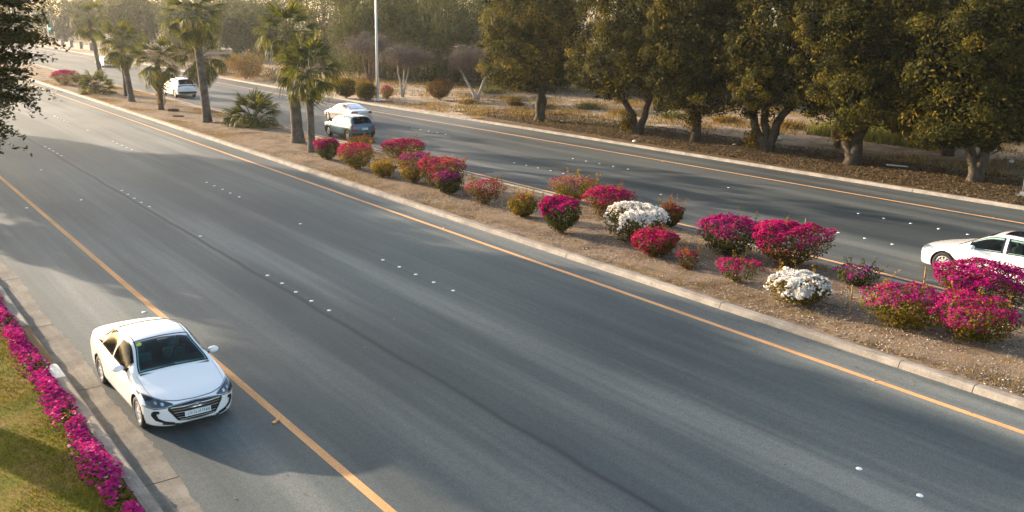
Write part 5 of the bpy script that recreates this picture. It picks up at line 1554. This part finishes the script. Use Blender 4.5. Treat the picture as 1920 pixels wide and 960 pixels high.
k['fpair']('tail_light', [(.40, .95), (.60, .98), (.82, .97)], [(.42, .88), (.62, .84), (.84, .82)], 'tail', 'r')
k['put']('boot_shade', [k['fpatch']([(-.66, .99), (0, 1.0), (.66, .99)], [(-.70, .55), (0, .5), (.70, .55)], 'r', n=14)], 'gloss_black')  # black sheet over the tail stands in for shade on the boot
plate(k, 'r', .70, .46, .12, False)
# large white wagon
sx, sz = 4.95 / 4.17, 1.78 / 1.55
WT = scale_T(SUV_T, sx, sz)
wag = dict(L=4.95, W=1.92, wheels=(.95, 3.98), rw=.375, T=WT, front=(.5, 2.9), rear=(.30, 3.6))
ow = dict(opt_suv); ow.update(windscreen=(1.10 * sx, 1.84 * sx), rear_window=(3.62 * sx, 3.97 * sx), side_glass=[((a * sx, b * sx), (c_ * sx, e * sx)) for (a, b), (c_, e) in opt_suv['side_glass']],
  mirror=(1.46 * sx, 1.06 * sz), seams=[(a * sx, b * sx, c_, e) for a, b, c_, e in opt_suv['seams']], handles=tuple(v * sx for v in opt_suv['handles']), glass='dark_glass', rear_glass='dark_glass', seats=(2.5, 3.4), seat_z=1.15)
ow.pop('cladding'); ow.pop('sill'); ow['mirror_mat'] = 'white_car'
k = build_car('white_wagon', 'large white sport utility car seen from behind past the short palm', 'cars driving on the far road', wag, (27.75, 89.0), (-.02, 1), 'white_car', ow)
k['put']('tail_light', [k['fpatch']([(-.86, 1.16), (-.5, 1.17), (0, 1.17), (.5, 1.17), (.86, 1.16)], [(-.87, 1.03), (-.5, 1.08), (0, 1.10), (.5, 1.08), (.87, 1.03)], 'r', n=24)], 'tail')
k['put']('rear_bumper_trim', [k['fpatch']([(-.9, .60), (0, .60), (.9, .60)], [(-.88, .42), (0, .40), (.88, .42)], 'r', n=20)], 'black_trim')
plate(k, 'r', .90, .46, .12, False)

# ------------------------------------------------------------------ street furniture and small things
def lamp_post(loc, label, h, r0, mat='steel', arm=-1):
    root = empty('lamp_post', loc); tag(root, label, 'lamp post', 'tall lamp posts')
    MB().tube([(0, 0, 0), (0, 0, h * .5), (0, 0, h)], [r0, r0 * .78, r0 * .5], 12).build('pole', M[mat], root, True)
    b = MB().box((0, 0, .03), (r0 * 4.4, r0 * 4.4, .07)).box((0, 0, .12), (r0 * 2.6, r0 * 2.6, .16), taper=.85); b.build('base_plate', M[mat], root)
    for s in (-1, 1):
        a = MB(); a.tube([(0, 0, h - .1), (s * .9, 0, h + .35), (s * 2.0, 0, h + .5)], [.05, .045, .04], 8); ar = a.build('arm', M[mat], root)
        MB().box((s * 2.3, 0, h + .5), (.75, .26, .12), taper=.8).build('lamp_head', M[mat], ar)
    return root
lamp_post((41.64, 75.6, .12), 'tall pale lamp post beside the clipped green shrubs', 12.5, .135, 'white_paint')
lamp_post((44.95, 19.2, .12), 'grey lamp post on the verge beyond the passing white sedan', 12.5, .13, 'dark_steel')
lamp_post((60.5, 214, .12), 'distant thin lamp post rising behind the short palm', 14, .16, 'white_paint')
lamp_post((43, 268, .12), 'faint lamp post beyond the traffic signals', 15, .14, 'white_paint')

def signal(loc, label, h, arm, green=False, heads=((-.0, .0),)):
    root = empty('traffic_signal', loc); tag(root, label, 'traffic signal', 'traffic signals at the far crossing')
    p = MB(); pts = [(0, 0, 0), (0, 0, h * .7)]
    rad = [.16, .13]
    if arm:
        pts += [(-arm * .10, 0, h * .85), (-arm * .35, 0, h * .97), (-arm, 0, h)]; rad += [.12, .10, .07]
    else:
        pts += [(0, 0, h)]; rad += [.09]
    p.tube(pts, rad, 8); p.build('pole', M['white_paint'], root, True)
    for i, (x, z) in enumerate(heads):
        hb = MB().box((x, -.2, z), (.42, .3, 1.15)).build('signal_head', M['black_trim' if green or i else 'tarp'], root)
        if green and i == 0:
            V, F = tube([(x, -.36, z - .3), (x, -.40, z - .3)], .17, 10)
            link('green_lamp', mesh('green_lamp', V, F, plain('green_lamp', (.05, .6, .35), .4, emit=((.05, 1., .5), 4.))), hb)
    return root
signal((44.3, 226, .12), 'traffic signal with a long curved mast arm', 6.7, 5.0, heads=((-4.2, 6.5), (0, 3.3)))
signal((40.4, 212, .12), 'slim traffic signal pole showing a green light', 4.6, 0, True, heads=((0.25, 3.9), (-.6, 3.2)))
signal((47.1, 258, .12), 'far traffic signal pole behind the mast arm', 5.8, 0, heads=((0, 3.2), (.9, 3.5)))
wl = empty('boundary_wall', (44.0, 212, .1)); tag(wl, 'low pale boundary wall with stubby posts by the signals', 'wall')
MB().box((0, 0, .45), (.35, 42, .9)).build('wall_panel', M['kerb'], wl)
pm = MB().box((0, 0, .65), (.6, .6, 1.3)).box((0, 0, 1.36), (.75, .75, .12))
pme = mesh('post', pm.V, pm.F, M['kerb'])
for i in range(6): link('post', pme, wl, (-.3, -20.5 + i * 8.2, 0))

def stick(label, x, y, h, lean=.0, r=.022):
    V, F = tube([(0, 0, -.05), (lean * .5, 0, h * .5), (lean, .02, h)], [r, r * .95, r * .9], 7)
    tag(link('wooden_stake', mesh('wooden_stake', V, F, M['wood']), None, (x, y, .12)), label, 'stake', 'wooden stakes among the bougainvilleas')
stick('tall wooden stake standing alone near the compact white bougainvillea', 21.89, 13.39, .84, .03)
stick('wooden stake behind the bougainvillea with bright pink patches', 25.0, 13.05, .95, .05, .026)
stick('thin stake behind the biggest round magenta bougainvillea', 26.3, 18.1, 1.3, .02)
stick('thin pale stake beside the straggly bougainvillea', 22.4, 30.15, .75, .0)
hs = MB(); hs.tube([(21.72, 24.6, .165), (21.60, 23.0, .165), (21.75, 21.7, .16), (22.0, 19.9, .17), (21.95, 18.0, .17), (22.05, 15.9, .17), (22.1, 14.0, .165), (22.36, 12.9, .165), (22.4, 11.2, .17), (22.38, 9.86, .165), (22.26, 8.9, .165), (22.3, 6, .16)], .014, 6)
tag(hs.build('irrigation_hose', M['hose'], None, True), 'thin black irrigation hose lying along the median soil', 'hose')
def log(label, x, y, l, r, rz):
    V, F = tube([(-l / 2, 0, r * .7), (0, 0, r * .75), (l / 2, 0, r * .7)], [r, r * 1.05, r * .9], 7)
    tag(link('fallen_frond_stub', mesh('fallen_frond_stub', V, F, M['brown_bark']), None, (x, y, .15), (0, 0, rz)), label, 'wood', 'fallen palm wood on the median')
log('dark block of palm wood at the foot of the shaggy short palm', 22.5, 73.9, .8, .14, -.6)
log('flat piece of palm wood in front of the shaggy short palm', 21.6, 69.9, .8, .08, -.7)
log('fallen frond stub beside the foot of the tallest palm', 22.9, 64.4, .9, .08, -.5)
log('thin dead stalk on the soil before the low bushy palm', 22.6, 58.2, 1.5, .03, -.5)
bd = MB().box((0, 0, .05), (1.15, .20, .04), .0).build('white_board', M['white_kerb']); bd.location = (47.85, 27.4, .13); bd.rotation_euler = (.05, .06, -.75)
tag(bd, 'white board lying on the ground beside the thick fluted ficus', 'board')
def bag(label, x, y, s, seed):
    rng = np.random.default_rng(seed)
    V, F = [(0, 0, s * .7)], []
    for j, (r, z) in enumerate(((.6, .55), (1, .2), (.9, 0))):
        for i in range(8): V.append((s * r * rng.uniform(.7, 1.2) * math.cos(i * .785), s * r * rng.uniform(.5, 1.) * math.sin(i * .785), s * z * rng.uniform(.6, 1.2)))
    for i in range(8):
        F.append((0, 1 + i, 1 + (i + 1) % 8))
        for j in range(2): F.append((1 + j * 8 + i, 9 + j * 8 + i, 9 + j * 8 + (i + 1) % 8, 1 + j * 8 + (i + 1) % 8))
    tag(link('litter_scrap', mesh('litter_scrap', V, F, M['white_kerb'], True), None, (x, y, .14)), label, 'litter', 'scraps of litter')
bag('white scrap on the kerb below the V forked ficus', 42.25, 42.5, .16, 1)
bag('white scrap in the shade between the upright and three limbed ficus', 46.84, 38.1, .13, 2)
bag('crumpled white sheet on the sand behind the three limbed ficus', 51.5, 38.4, .42, 3)
bag('pale plastic scrap on the dry grass beyond the reeds end', 55.2, 24.6, .25, 4)
bag('tiny white scrap by the first ficus trunk', 45.6, 53.9, .14, 5)
fr_ = empty('timber_stand', (47.2, 80.6, .1)); tag(fr_, 'small wooden post frame beside the thin white trunk', 'frame')
for x in (-.22, .22): MB().box((x, 0, .42), (.09, .09, .84)).build('post', M['brown_bark'], fr_)
MB().box((0, 0, .80), (.62, .11, .10)).build('rail', M['brown_bark'], fr_)
rng = np.random.default_rng(78); n = 26000
y_ = rng.uniform(14, 64, n); x_ = 42.4 + 7.6 * rng.random(n) ** 1.1
Pp = np.stack([x_, y_, np.full(n, .135)], 1)
v, f = leaf_quads(Pp, np.tile([0, 0, 1.], (n, 1)), .14, .085, rng, .55)
o = link('leaf_litter', mesh('leaf_litter', v, f, M['dry'], False, rng.random(n) ** 1.3)); o['kind'] = 'stuff'
# leaf scraps on the road
rng = np.random.default_rng(77); n = 420
Pp = np.stack([np.where(rng.random(n) < .6, rng.uniform(18.7, 19.5, n), rng.uniform(4.2, 18.5, n)), rng.uniform(8, 60, n), np.full(n, .012)], 1)
v, f = leaf_quads(Pp, np.tile([0, 0, 1.], (n, 1)), .07, .04, rng, .25)
o = link('fallen_leaves', mesh('fallen_leaves', v, f, M['dry_grass'], False, rng.random(n))); o['kind'] = 'stuff'

# ------------------------------------------------------------------ haze
V = [(x, y, z) for z in (-1.1, 22) for x, y in ((-905, -905), (905, -905), (905, 905), (-905, 905))]
hz = link('haze', mesh('haze', V, [(3, 2, 1, 0), (4, 5, 6, 7), (0, 1, 5, 4), (1, 2, 6, 5), (2, 3, 7, 6), (3, 0, 4, 7)]))
hz['kind'] = 'stuff'
hm = bpy.data.materials.new('haze'); hm.use_nodes = True
nt = hm.node_tree; nt.nodes.remove(nt.nodes['Principled BSDF'])
pvn = nt.nodes.new('ShaderNodeVolumePrincipled')
pvn.inputs['Color'].default_value = (.90, .93, .97, 1)
pvn.inputs['Density'].default_value = .00022
pvn.inputs['Anisotropy'].default_value = .72
nt.links.new(pvn.outputs[0], nt.nodes['Material Output'].inputs['Volume'])
hz.data.materials.append(hm)
